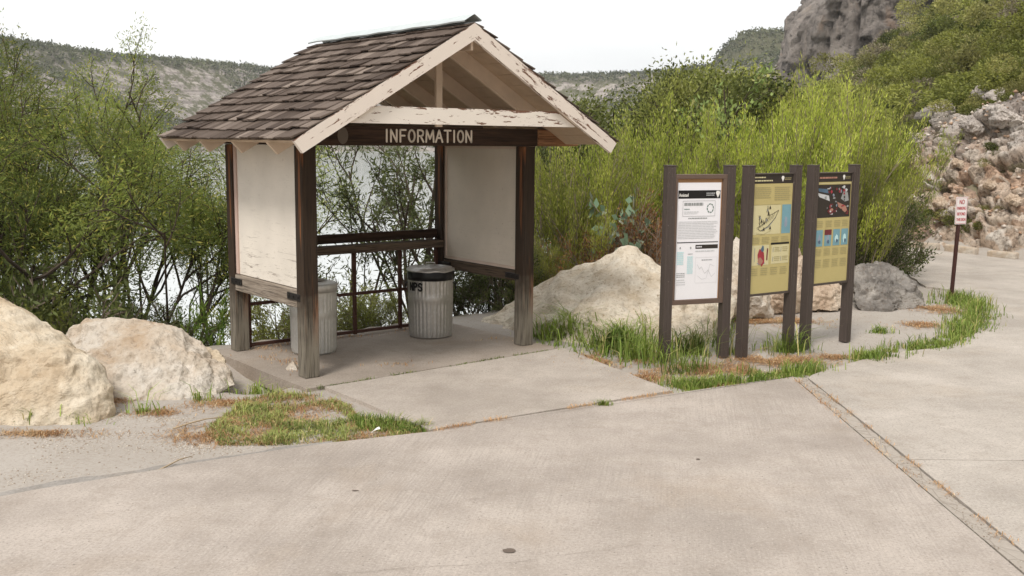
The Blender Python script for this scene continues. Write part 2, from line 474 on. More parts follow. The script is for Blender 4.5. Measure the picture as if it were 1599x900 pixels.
def shingle_mat():
    m = NM('cedar_shingle', .88, .15)
    r_ = m.rnd(); g = m.noise(1, 5, .7, vec=m.coord((7, 60, 7)))
    a = m.ramp(r_, [(0.0, (.058, .041, .032)), (.3, (.092, .068, .053)), (.6, (.122, .092, .074)), (.85, (.16, .124, .102)), (.97, (.25, .20, .165))])
    a = m.mix(m.ramp(g, [(.3, .6), (.55, 0.0)]), a, (.05, .032, .026)); a = m.mix(m.ramp(g, [(.58, 0.0), (.75, .45)]), a, (.30, .24, .20))
    m.color(a); m.bump(g, .7, .006); return m.done()
M['shingle'] = shingle_mat()
M['ridge'] = plain('galvanised_flashing', (.50, .54, .54), .5, .12, .1)
M['iron'] = plain('black_iron', (.02, .017, .016), .5, .3)
M['rust'] = plain('rusty_pipe', (.07, .030, .020), .75, .35)

def galv(name, c, rough=.45):
    m = NM(name, rough, .5); n_ = m.noise(9, 5, .7); v = m.voro(26)
    a = m.mix(n_, [x * .75 for x in c], [min(1, x * 1.1) for x in c])
    a = m.mix(m.ramp(m.noise(1, 4, .6, vec=m.coord((9, 9, 1.5))), [(.58, 0.0), (.75, .45)]), a, [x * .5 for x in c])
    a = m.mix(m.ramp(v, [(.0, .15), (.5, 0.0)]), a, (1, 1, 1))
    m.color(a); m.b.inputs['Metallic'].default_value = .7; m.bump(n_, .25, .004); return m.done()
M['galv'] = galv('galvanised_steel', (.52, .50, .47))
M['galv_pale'] = galv('dull_galvanised_steel', (.66, .65, .62), .6)
M['bag'] = plain('black_plastic', (.008, .008, .009), .3, .2)
M['black'] = plain('black_ink', (.012, .011, .011), .6, .1)
def brown_metal():
    m = NM('brown_painted_metal', .5, .4); n_ = m.noise(1, 5, .6, vec=m.coord((30, 30, 3)))
    a = m.mix(n_, (.050, .037, .032), (.095, .074, .064)); a = m.mix(m.ramp(m.noise(60, 2), [(.70, 0.0), (.74, .5)]), a, (.3, .26, .23))
    m.color(a); m.bump(n_, .15, .003); return m.done()
M['brown'] = brown_metal()
M['brown_mid'] = plain('brown_painted_metal_faded', (.125, .085, .066), .55, .18)
M['paper'] = plain('poster_white', (.80, .79, .82), .35, .03)
M['tanp'] = plain('poster_tan', (.50, .42, .185), .35, .05)
M['tanl'] = plain('poster_cream', (.62, .56, .33), .4, .04)
M['olive'] = plain('poster_text_olive', (.37, .32, .16), .5, .05)
M['hdr'] = plain('poster_header_dark', (.035, .028, .024), .4, .1)
M['ink'] = plain('ink_grey', (.30, .31, .31), .6, .1)
M['inkl'] = plain('ink_pale_grey', (.56, .57, .58), .6, .05)
M['green_ink'] = plain('ink_green', (.13, .20, .17), .6, .1)
M['teal'] = plain('ink_pale_teal', (.50, .72, .74), .5, .05)
M['blue'] = plain('print_blue', (.18, .34, .40), .5, .2)
M['dblue'] = plain('print_dark_blue', (.09, .15, .22), .5, .3)
M['red'] = plain('print_red', (.34, .04, .055), .5, .35)
M['dred'] = plain('print_dark_red', (.16, .03, .035), .5, .3)
M['pink'] = plain('print_salmon', (.40, .20, .15), .5, .25)
M['bluegrey'] = plain('print_blue_grey', (.28, .33, .40), .5, .2)
M['white'] = plain('white_paint', (.80, .78, .74), .5, .04)
M['signw'] = plain('sign_white', (.76, .72, .71), .45, .05)
M['signr'] = plain('sign_red', (.48, .05, .06), .5, .1)
M['letters'] = plain('letter_cream', (.74, .66, .56), .6, .06)
M['cork'] = plain('cork_strip', (.36, .20, .10), .8, .15)

# foliage
M['lf_willow'] = leaf_mat('leaf_feathery', (.115, .15, .034), (.27, .325, .070), (.46, .42, .10), .45, 1.1)
M['lf_dark'] = leaf_mat('leaf_dark_willow', (.065, .082, .024), (.13, .155, .048), (.20, .22, .07), .35, 1.4)
M['lf_broom'] = leaf_mat('leaf_broom', (.26, .295, .050), (.43, .465, .085), (.58, .54, .17), .40, 1.2)
M['lf_broom2'] = leaf_mat('leaf_broom_bright', (.30, .36, .055), (.47, .525, .09), (.60, .58, .17), .42, 1.2)
M['lf_mesq'] = leaf_mat('leaf_mesquite', (.075, .095, .022), (.18, .20, .048), (.26, .27, .08), .35, 1.4)
M['lf_olive'] = leaf_mat('leaf_olive', (.18, .20, .045), (.33, .35, .085), (.33, .33, .12), .35, 1.1)
M['lf_glossy'] = leaf_mat('leaf_broad_green', (.16, .22, .06), (.30, .38, .12), (.46, .44, .16), .3, 2)
M['lf_blue'] = leaf_mat('leaf_blue_green', (.15, .23, .14), (.27, .36, .25), (.46, .50, .40), .25, 3)
M['lf_weed'] = leaf_mat('leaf_weed', (.12, .20, .035), (.22, .32, .06), (.36, .42, .10), .4, 3)
M['lf_sh1'] = leaf_mat('leaf_shrub_green', (.13, .15, .03), (.25, .26, .055), (.27, .27, .075), .3, .5)
M['lf_sh2'] = leaf_mat('leaf_shrub_olive', (.16, .155, .048), (.29, .28, .085), (.32, .30, .12), .3, .5)
M['lf_sh3'] = leaf_mat('leaf_shrub_dry', (.18, .15, .095), (.32, .28, .18), (.36, .32, .20), .25, .5)
M['lf_red'] = leaf_mat('leaf_dry_rust', (.20, .085, .035), (.34, .16, .06), (.42, .27, .10), .3, 2)
M['grass'] = leaf_mat('grass_blade', (.14, .21, .035), (.28, .36, .075), (.50, .44, .18), .35, 2.5)
M['grass_mat'] = leaf_mat('grass_low', (.16, .20, .05), (.30, .33, .10), (.46, .36, .17), .3, 3.5)
M['straw'] = leaf_mat('straw', (.38, .20, .09), (.55, .34, .17), (.66, .52, .33), .2, 3)
M['bark'] = bark_mat('bark_dark', (.035, .026, .02), (.11, .085, .065))
M['bark_lt'] = bark_mat('bark_grey', (.13, .10, .075), (.28, .23, .18))
M['stick'] = bark_mat('dry_stick', (.30, .22, .14), (.50, .40, .28))

def water_mat():
    m = NM('lake_water', .12, .5)
    m.color((.52, .55, .55)); m.b.inputs['IOR'].default_value = 1.6
    n1 = m.noise(1, 5, .6, vec=m.coord((.55, 1.4, 1), rot=(0, 0, .25))); m.bump(n1, .12, .08); return m.done()
M['water'] = water_mat()

# ------------------------------------------------------------------ terrain
KX, KY, YAW, KW, KD = -1.7914, 8.7517, 0.6766, 2.5807, 1.5799
def kw(u, v, z=0):
    return Vector((KX + u * math.cos(YAW) - v * math.sin(YAW), KY + u * math.sin(YAW) + v * math.cos(YAW), z))

BANK = [(-60, -30), (-16, 0), (-5.2, 8.75), (-2.75, 10.55), (-.75, 12.15), (2.5, 15.5), (5, 22), (8, 45), (17, 95), (60, 320)]
CUT = [(26, -2), (13.5, 12.5), (10.0, 18.2), (8.25, 21.2), (7.0, 26), (9.5, 45), (30, 150)]
FOOT = [(-600, 90), (-215, 150), (-155, 205), (-128, 300), (-112, 430), (-60, 510), (20, 500), (34, 430), (48, 330), (50, 220), (42, 130)]
AZ = R(11)
def height(x, y):
    x = np.asarray(x, float); y = np.asarray(y, float)
    P = np.stack([x, y, x * 0], 1)
    b = sdist(x, y, BANK)                     # >0 towards the lake
    z = np.where(b > 0, -.55 * b, 0.0)
    z = np.maximum(z, -7.5) + np.where(b > .2, 1, 0) * .18 * fbm(P * .8, 3, 3)
    z = z - .03
    # dip beside the shelter slab
    q = kw(-.30, .75)
    z = z - .11 * np.exp(-(((x - q.x) / .42) ** 2 + ((y - q.y) / .55) ** 2))
    q = kw(-.26, .30)
    z = z - .16 * np.exp(-(((x - q.x) / .20) ** 2 + ((y - q.y) / .26) ** 2))
    c = -sdist(x, y, CUT)                     # >0 behind the road cut
    pl = .64 * (x * math.cos(AZ) - y * math.sin(AZ) - 1.25) + .9 * fbm(P * .12, 4, 5) + .35 * fbm(P * .5, 3, 6)
    pl = np.minimum(pl, 34 + 3 * fbm(P * .02, 3, 8))
    r_ = np.hypot(x, y)
    cut = 1.25 * np.maximum(c - .35, 0)
    zz = np.minimum(np.maximum(pl, .2), cut)
    hill = (c > .35) & (r_ < 175)
    z = np.where(hill, np.where(b > 0, z, np.maximum(zz, -.03)), z)
    # far canyon rim
    f = sdist(x, y, FOOT)
    jag = 9 * fbm(P * .012, 4, 11) + 3.5 * fbm(P * .06, 3, 12)
    g = f + jag
    rim = 37.5 + 1.2 * fbm(P * .008, 2, 14)
    fz = -7.5 + .62 * np.maximum(g, 0)
    tr = np.clip((rim - fz) / 9, 0, 1)
    fz = np.where(fz > rim - 9, rim - 9 * tr * tr, fz)
    fz = np.where(fz > rim - .01, rim, fz) + 1.0 * fbm(P * .15, 4, 13) * (g > 4)
    dm = np.hypot(x - 128, y - 478) + 3 * fbm(P * .06, 3, 17)
    fz = fz + 12.5 * np.clip((37 - dm) / 13, 0, 1) ** .8
    z = np.where((f > -25) & (r_ > 120), np.maximum(z, fz), z)
    return z

def hz(x, y): return float(height(np.array([x]), np.array([y]))[0])

az = np.concatenate([np.linspace(-180, -34, 50, endpoint=False), np.linspace(-34, 34, 520, endpoint=False), np.linspace(34, 180, 50, endpoint=False)])
rr = .6 * (1450 / .6) ** (np.linspace(0, 1, 430))
A, RR = np.meshgrid(np.radians(az), rr)
X = (RR * np.sin(A)).ravel(); Y = (RR * np.cos(A)).ravel()
Z = height(X, Y)
na, nr = len(az), len(rr)
i = np.arange(nr - 1)[:, None] * na; j = np.arange(na)[None, :]; j1 = (j + 1) % na
fq = np.stack([i + j, i + j1, i + na + j1, i + na + j], -1).reshape(-1, 4)[:, ::-1]
Vt = np.stack([X, Y, Z], 1)
ctr = len(Vt)
rad = np.hypot(X, Y)
near_f = np.hypot(Vt[fq[:, 0], 0], Vt[fq[:, 0], 1]) < 128
def add_attrs(me, Vv):
    b = np.clip(sdist(Vv[:, 0], Vv[:, 1], BANK) / .5 + .3, 0, 1)
    c = np.clip((-sdist(Vv[:, 0], Vv[:, 1], CUT) - .5) / .8, 0, 1)
    g = np.clip((Vv[:, 2] - 34.5) / 3, 0, 1)
    for nm, a_ in (('bank', b), ('hill', c), ('top', g)):
        at_ = me.attributes.new(nm, 'FLOAT', 'POINT'); at_.data.foreach_set('value', a_.astype(np.float32))
def sub(Vv, Ff):
    u_, inv = np.unique(Ff, return_inverse=True)
    return Vv[u_], inv.reshape(Ff.shape)
v1, f1 = sub(Vt, fq[near_f]); v2, f2 = sub(Vt, fq[~near_f])
me = npmesh('ground', v1, f1, True); add_attrs(me, v1); g_ = link('ground', me, None, [M['ground']]); tag(g_, kind='structure')
me = npmesh('hills', v2, f2, True); add_attrs(me, v2); g_ = link('hills', me, None, [M['far']]); tag(g_, kind='structure')
w_ = MB(); w_.add([(-900, 4, -4), (900, 4, -4), (900, 1300, -4), (-900, 1300, -4)], [(0, 1, 2, 3)])
tag(w_.build('water', M['water']), kind='structure')

# cliff wall: displaced face on a curving footprint
cp = [(52, 175), (36, 138), (28.6, 109.5), (31.5, 105.5), (40, 102), (52, 97), (64, 90), (80, 78)]
cl = [0]
for a_, b_ in zip(cp[:-1], cp[1:]): cl.append(cl[-1] + math.dist(a_, b_))
S = np.linspace(0, cl[-1], 420); T = np.linspace(0, 1, 150)
cx_ = np.interp(S, cl, [p[0] for p in cp]); cy_ = np.interp(S, cl, [p[1] for p in cp])
k_ = np.ones(15) / 15; pad = lambda a: np.convolve(np.pad(a, 7, mode='edge'), k_, 'valid')
cx_, cy_ = pad(cx_), pad(cy_)
tx, ty = np.gradient(cx_), np.gradient(cy_); ln = np.hypot(tx, ty); nx, ny = ty / ln, -tx / ln    # normal to the right of travel
if nx[210] * (-cx_[210]) + ny[210] * (-cy_[210]) < 0: nx, ny = -nx, -ny
s0 = cl[2]
top = np.interp(S - s0, [-200, -30, -5, 0, 2.5, 6, 10, 16, 60], [27, 22, 17, 14.5, 17.2, 19.5, 22, 27, 38])
SS, TT = np.meshgrid(S, T)
ZZ = -4 + TT * (top[None, :] + 4)
xb = np.broadcast_to(cx_, SS.shape); yb = np.broadcast_to(cy_, SS.shape)
P = np.stack([SS.ravel(), ZZ.ravel(), SS.ravel() * 0 + .5], 1)
dsp = 2.6 * fbm(P * [.09, .03, 1], 3, 21) + 1.1 * fbm(P * [.35, .07, 1], 4, 22, ridge=True) + .7 * fbm(P * [.8, .45, 1], 5, 23, .6) + .8 * np.sign(fbm(P * [.2, .16, 1], 3, 24)) + .35 * np.sign(fbm(P * [.6, .5, 1], 2, 27)) - 2.2 * np.exp(-((P[:, 1] - 8) / 3.5) ** 2) * np.clip(fbm(P * [.22, .1, 1], 2, 28) * 3, 0, 1)
WC = worley((P + 2.5 * np.stack([fbm(P * [.15, .1, 1], 2, 41), fbm(P * [.15, .1, 1], 2, 42), P[:, 0] * 0], 1)) * [.26, .055, .26], 7); WD = worley((P + .8 * fbm(P * [.5, .3, 1], 2, 43)[:, None]) * [.7, .42, .7], 8)
dsp = .75 * dsp + 2.6 * (WC[2] - .5) - .9 * np.clip(.1 - (WC[1] - WC[0]), 0, 1) / .1 + .35 * (WD[2] - .5)
dsp = dsp.reshape(SS.shape)
back = .14 * np.maximum(ZZ - 3, 0) + 3.0 * np.clip(TT * 6 - 5.2, 0, 1) ** 2
XX = xb + nx[None] * (dsp - back); YY = yb + ny[None] * (dsp - back)
ZZ = ZZ + .5 * fbm(P * [.5, .4, 1], 3, 25).reshape(SS.shape)
# cap going back
XC = XX[-1] - nx * 25; YC = YY[-1] - ny * 25; ZC = ZZ[-1] + 2
Vc = np.stack([np.vstack([XX, XC]).ravel(), np.vstack([YY, YC]).ravel(), np.vstack([ZZ, ZC]).ravel()], 1)
ns, ntt = len(S), len(T) + 1
i = np.arange(ntt - 1)[:, None] * ns; j = np.arange(ns - 1)[None, :]
fc = np.stack([i + j, i + j + 1, i + ns + j + 1, i + ns + j], -1).reshape(-1, 4)
tag(link('cliff', npmesh('cliff', Vc, fc, False), None, [M['cliff']]), kind='structure')

# road cut: rubble face standing just proud of the hillside
ccp = CUT[1:5]
cl = [0]
for a_, b_ in zip(ccp[:-1], ccp[1:]): cl.append(cl[-1] + math.dist(a_, b_))
S = np.linspace(0, cl[-1], 560); T = np.linspace(0, 1, 170)
cx_ = np.interp(S, cl, [p[0] for p in ccp]); cy_ = np.interp(S, cl, [p[1] for p in ccp]); cx_, cy_ = pad(cx_), pad(cy_)
tx, ty = np.gradient(cx_), np.gradient(cy_); ln = np.hypot(tx, ty); nx, ny = ty / ln, -tx / ln     # away from the road
SS, TT = np.meshgrid(S, T)
DD = .30 + TT * 3.6
XX = cx_[None] + nx[None] * DD; YY = cy_[None] + ny[None] * DD
P0 = np.stack([XX.ravel(), YY.ravel()], 1)
Z0 = height(P0[:, 0], P0[:, 1]).reshape(SS.shape)
P = np.stack([XX.ravel(), YY.ravel(), Z0.ravel()], 1)
W1 = worley((P + .25 * np.stack([fbm(P * 1.5, 2, 35), fbm(P * 1.5, 2, 36), fbm(P * 1.5, 2, 37)], 1)) * [1.5, 1.5, 2.6], 3); W2 = worley((P + .1 * fbm(P * 4, 2, 38)[:, None]) * [4.2, 4.2, 6.5], 5)
blk = .22 * (W1[2] - .4) + .35 * (W1[3] * (np.stack([_h((W1[2] * 9999).astype(np.int64), np.int64(k), np.int64(2), 9) for k in (0, 1, 2)], 1) - .5)).sum(1) - .22 * np.clip(.12 - (W1[1] - W1[0]), 0, 1) / .12 + .13 * (W2[2] - .5) - .06 * np.clip(.15 - (W2[1] - W2[0]), 0, 1) / .15
rk = (.22 * fbm(P * [.9, .9, 1.5], 3, 31, ridge=True) + blk + .07 * fbm(P * 7, 3, 33)).reshape(SS.shape)
cell = 0
env = np.clip(TT * 9, 0, 1) * np.clip((1 - TT) * 4, 0, 1)
off = (rk + cell + .22) * env
XX = XX - nx[None] * off * .75; YY = YY - ny[None] * off * .75; ZZ = Z0 + off * .55 + .02 - .1 * (1 - np.clip(TT * 12, 0, 1)) - .12 * np.clip(TT * 10 - 9, 0, 1)
Vc = np.stack([XX.ravel(), YY.ravel(), ZZ.ravel()], 1); ns, ntt = len(S), len(T)
i = np.arange(ntt - 1)[:, None] * ns; j = np.arange(ns - 1)[None, :]
fc = np.stack([i + j, i + j + 1, i + ns + j + 1, i + ns + j], -1).reshape(-1, 4)
rcm = npmesh('rock_cut', Vc, fc, False); ta = rcm.attributes.new('tint', 'FLOAT', 'POINT'); ta.data.foreach_set('value', (.65 * W1[2] + .35 * W2[2]).astype(np.float32)); ta = rcm.attributes.new('high', 'FLOAT', 'POINT'); ta.data.foreach_set('value', np.clip((Vc[:, 2] - 1.5) / 1.0 + .6 * fbm(P * 1.3, 3, 39), 0, 1).astype(np.float32))
tag(link('rock_cut', rcm, None, [M['cut']]), kind='structure')

# ------------------------------------------------------------------ paving
def wavy(pts, seed, amp=.03, step=.12, closed=False):
    out_ = []; rg = random.Random(seed)
    for a_, b_ in zip(pts[:-1], pts[1:]):
        a_, b_ = Vector(a_[:2]), Vector(b_[:2]); n_ = max(1, int((b_ - a_).length / step)); d = (b_ - a_).normalized()
        for k in range(n_):
            p = a_.lerp(b_, k / n_); o_ = amp * mnoise.noise(Vector((p.x * 3, p.y * 3, seed))) + rg.uniform(-.2, .2) * amp
            out_.append((p.x - d.y * o_, p.y + d.x * o_))
    out_.append(tuple(Vector(pts[-1][:2]))); return out_

def slab(name, poly, ztop, zbot, mat, bevel=.0):
    bm = bmesh.new(); n_ = len(poly)
    t_ = [bm.verts.new((p[0], p[1], ztop)) for p in poly]; b_ = [bm.verts.new((p[0], p[1], zbot)) for p in poly]
    f = bm.faces.new(t_)
    for k in range(n_): bm.faces.new((t_[k], b_[k], b_[(k + 1) % n_], t_[(k + 1) % n_]))
    bmesh.ops.recalc_face_normals(bm, faces=bm.faces[:])
    bm.normal_update()
    if f.normal.z < 0:
        for ff in bm.faces: ff.normal_flip()
    bmesh.ops.triangulate(bm, faces=[f])
    me = bpy.data.meshes.new(name); bm.to_mesh(me); bm.free()
    return tag(link(name, me, None, [mat]), kind='structure')

g2 = lambda x, y: tuple(gp(x, y)[:2])
edge_l = [(-14, -4), (-6.5, 2.6), g2(-60, 785), g2(0, 775), g2(130, 752), g2(330, 719), g2(430, 703), g2(520, 691), g2(600, 682), g2(672, 674)]
front_apron = [g2(676, 673.5), g2(800, 652), g2(930, 632), g2(1050, 614)]
isl1 = [g2(1052, 614), g2(1110, 606), g2(1180, 596), g2(1240, 588)]
isl2 = [g2(1266, 585), g2(1310, 572), g2(1345, 562), g2(1410, 549), g2(1480, 541), g2(1520, 522), g2(1542, 498), g2(1535, 478), g2(1515, 463), g2(1480, 452), g2(1445, 447), g2(1420, 430), g2(1412, 410)]
r1 = wavy(edge_l, 1, .025) + wavy(front_apron, 2, .008) + wavy(isl1 + [(2.52, 9.03)], 3, .01) + [(2.515, 4.8), (2.50, -10), (-14, -10)]
slab('road', r1, 0, -.12, M['road'])
rightfar = [(5.4, 24), (6.4, 27)]
r2a = [(2.665, 6.625), (2.66, 9.0)] + wavy(isl2, 4, .03) + [(6.6, 19.5), (5.0, 22.5), (5.6, 27), (6.75, 27), (6.8, 26), (7.9, 21.2), (9.65, 17.9), (13.0, 12.2), (16, 9), (16, 6.625)]
slab('road_lane', r2a, -.002, -.12, M['road2'])
slab('road_lane_near', [(2.665, -10), (2.665, 6.612), (16, 6.612), (24, -1), (24, -10)], -.002, -.12, M['road2'])
slab('gutter_strip', wavy([(2.535, -10), (2.535, 5), (2.535, 9.03)], 8, .006) + wavy([(2.648, 9.0), (2.648, 5), (2.648, -10)], 9, .018, .05), -.006, -.1, M['gutter'])
ap = [kw(0.0, -.345), kw(2.72, -.305), kw(2.28, -2.2), kw(-.02, -1.955)]
slab('walkway', wavy(ap + [ap[0]], 11, .006)[:-1], .001, -.12, M['apron'])
ks = [kw(-.16, -.325), kw(2.70, -.29), kw(2.62, 1.66), kw(-.17, 1.66)]
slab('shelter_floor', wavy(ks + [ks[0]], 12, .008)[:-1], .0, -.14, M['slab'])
# darker strip of old asphalt along the road's left edge, partly broken away
sl_ = [g2(-60, 783), g2(0, 773), g2(130, 750), g2(330, 717), g2(430, 701), g2(520, 689)]
bk = [g2(520, 687), g2(430, 697), g2(330, 713), g2(130, 742), g2(0, 764), g2(-60, 773)]
slab('road_edge', wavy([g2(-60, 781)] + sl_[1:], 13, .012) + wavy(bk, 14, .07, .07), -.014, -.1, M['strip'])
# hairline cracks in the big slab: thin recessed-looking seams of dirt
def crack(name, pts, wd, z):
    p = wavy(pts, 21, .02, .06); mb = MB(); vs_ = []; rg = random.Random(5)
    for k, q in enumerate(p):
        a_ = Vector(p[max(k - 1, 0)]); b_ = Vector(p[min(k + 1, len(p) - 1)]); d = (b_ - a_).normalized(); ww = wd * rg.uniform(.3, 1.2)
        vs_ += [(q[0] - d.y * ww, q[1] + d.x * ww, z), (q[0] + d.y * ww, q[1] - d.x * ww, z)]
    mb.add(vs_, [(2 * k, 2 * k + 1, 2 * k + 3, 2 * k + 2) for k in range(len(p) - 1)]); return tag(mb.build(name, M['crackm']), kind='structure')
M['crackm'] = plain('crack_dirt', (.26, .22, .18), .95, .3)
crack('road_crack', [g2(520, 897), g2(700, 884), g2(800, 879), g2(880, 868), g2(1000, 850)], .0012, .004)
# stains and bits lying on the road
for (px, py, a_, b_) in ((795, 861, .035, .018), (1090, 718, .014, .008), (555, 767, .022, .005)):
    c_ = gp(px, py); mb = MB(); pl = []
    for k in range(14):
        t_ = 2 * math.pi * k / 14; q = 1 + .35 * mnoise.noise(Vector((px, k * .9, 0))); pl.append((c_.x + a_ * q * math.cos(t_), c_.y + b_ * q * math.sin(t_) * 1.6, .004))
    mb.add(pl, [tuple(range(14))]); tag(mb.build('road_stain', plain('stain', (.30, .255, .21) if a_ > .025 and px != 795 else (.13, .10, .08), .9, .3)), kind='structure')

# kerb stones along the foot of the road cut
kr = random.Random(3)
kl = [Vector(p) for p in (CUT[1], CUT[2], CUT[3], CUT[4])]
tot = 0
for a_, b_ in zip(kl[:-1], kl[1:]):
    n_ = int((b_ - a_).length / .75)
    for k in range(n_):
        p = a_.lerp(b_, (k + .5) / n_); d = (b_ - a_).normalized(); nr_ = Vector((-d.y, d.x))
        if not (7.4 < p.x < 12.5) or kr.random() < .12: continue
        mb = MB(); L2 = kr.uniform(.22, .33); hh = kr.uniform(.07, .12); o_ = kr.uniform(-.03, .03)
        mb.box((-L2, -.09, -.05), (L2, .09, hh))
        o = mb.build('kerb_stone', M['rock_white'], None, .03)
        o.location = (p.x + nr_.x * (.12 + o_), p.y + nr_.y * (.12 + o_), 0); o.rotation_euler = (kr.uniform(-.05, .05), kr.uniform(-.05, .05), math.atan2(d.y, d.x) + kr.uniform(-.1, .1))
        tag(o, 'low pale kerb stone in the row along the foot of the rock cut', 'kerb stone', 'kerb stones along the foot of the rock cut')

# ------------------------------------------------------------------ shelter
K = thing('information_shelter', 'open timber information shelter with a brown shingle gable roof and cream rake boards', 'shelter', (KX, KY, 0), YAW)
W_, D_, HB = KW, KD, 2.02
p = .14
for (u0, v0) in ((0, 0), (W_ - p, 0), (0, D_ - p), (W_ - p, D_ - p)):
    o = MB().box((-p / 2, -p / 2, 0.001), (p / 2, p / 2, HB - .002)).build('post', M['post'], K, .008)
    o.location = (u0 + p / 2, v0 + p / 2, 0)
    if v0 == 0:
        o['label'] = 'front corner post of dark weathered timber, grey at its foot'
# beams
fb = MB().box((-.02, 0, HB), (W_ + .03, p, HB + .17)).build('front_beam', M['beam'], K, .008)
MB().box((W_ + .032, .002, HB + .002), (W_ + .59, p - .002, HB + .168)).build('beam_end', M['beam_end'], fb, .02)
# knot on the beam
kn = MB(); kn.v = []
pts_ = [(.40 + .052 * math.cos(t_ * math.pi / 12), -.003, HB + .085 + .072 * math.sin(t_ * math.pi / 12)) for t_ in range(24)]
kn.add(pts_ + [(x, 0, z) for x, y, z in pts_], [tuple(range(23, -1, -1))] + [(k, (k + 1) % 24, 24 + (k + 1) % 24, 24 + k) for k in range(24)])
kn.build('knot', plain('grey_knot', (.13, .105, .085), .8, .35), fb)
MB().box((-.02, D_ - p, HB), (W_ + .02, D_, HB + .17)).build('back_beam', M['beam'], K, .008)
for u0 in (0, W_ - p):
    MB().box((u0 + .005, p + .002, HB), (u0 + p - .005, D_ - p - .002, HB + .165)).build('side_beam', M['beam_v'], K, .006)

# stroke lettering
ST = {'I': [[(.5, 0), (.5, 1)]], 'N': [[(.1, 0), (.1, 1), (.9, 0), (.9, 1)]], 'F': [[(.15, 0), (.15, 1), (.9, 1)], [(.15, .52), (.75, .52)]],
      'R': [[(.12, 0), (.12, 1), (.6, 1), (.85, .9), (.88, .73), (.8, .57), (.6, .5), (.12, .5)], [(.5, .5), (.92, 0)]],
      'M': [[(.05, 0), (.12, 1), (.5, .25), (.88, 1), (.95, 0)]], 'A': [[(.02, 0), (.5, 1), (.98, 0)], [(.22, .35), (.78, .35)]],
      'T': [[(.5, 0), (.5, 1)], [(.05, 1), (.95, 1)]], 'P': [[(.12, 0), (.12, 1), (.6, 1), (.85, .9), (.88, .73), (.8, .57), (.6, .5), (.12, .5)]],
      'S': [[(.85, .85), (.6, 1), (.3, .98), (.12, .8), (.2, .6), (.55, .5), (.83, .38), (.88, .18), (.65, .02), (.35, 0), (.1, .15)]],
      'O': [[(.5 + .42 * math.cos(a * math.pi / 8), .5 + .5 * math.sin(a * math.pi / 8)) for a in range(17)]]}
def strokes(mb, txt, x0, x1, z0, z1, sw, fn, wI=.45, gap=.24):
    """fn maps (x, z) to a 3D point pair (surface, outward)"""
    wd = [wI if c == 'I' else (1.2 if c == 'M' else 1.0) for c in txt]; tot = sum(wd) + gap * (len(txt) - 1); s_ = (x1 - x0) / tot; x = x0
    for c, ww in zip(txt, wd):
        for st in ST[c]:
            for (a_, b_), (c_, d_) in zip(st[:-1], st[1:]):
                A_ = Vector((x + a_ * ww * s_, z0 + b_ * (z1 - z0))); B_ = Vector((x + c_ * ww * s_, z0 + d_ * (z1 - z0)))
                d = (B_ - A_).normalized(); nrm = Vector((-d.y, d.x)) * sw / 2
                pl = []
                for e_, q in ((A_, -1), (B_, 1)):
                    for k in range(5):
                        t_ = math.pi / 2 * q * -1 + q * math.pi * k / 4 if False else None
                # capsule outline
                n_ = 5
                for k in range(n_): t_ = math.pi / 2 + math.pi * k / (n_ - 1); pl.append(A_ + d * (sw / 2) * math.cos(t_) + Vector((-d.y, d.x)) * (sw / 2) * math.sin(t_))
                for k in range(n_): t_ = -math.pi / 2 + math.pi * k / (n_ - 1); pl.append(B_ + d * (sw / 2) * math.cos(t_) + Vector((-d.y, d.x)) * (sw / 2) * math.sin(t_))
                f_ = [fn(q.x, q.y, 1) for q in pl]; b_2 = [fn(q.x, q.y, 0) for q in pl]; n2 = len(pl)
                mb.add(f_ + b_2, [tuple(range(n2))] + [(k, n2 + k, n2 + (k + 1) % n2, (k + 1) % n2) for k in range(n2)])
        x += (ww + gap) * s_
mb = MB(); strokes(mb, 'INFORMATION', .825, 1.79, HB + .036, HB + .142, .016, lambda x, z, o_: (x, -.006 * o_ - .0005, z))
mb.build('lettering', M['letters'], fb)

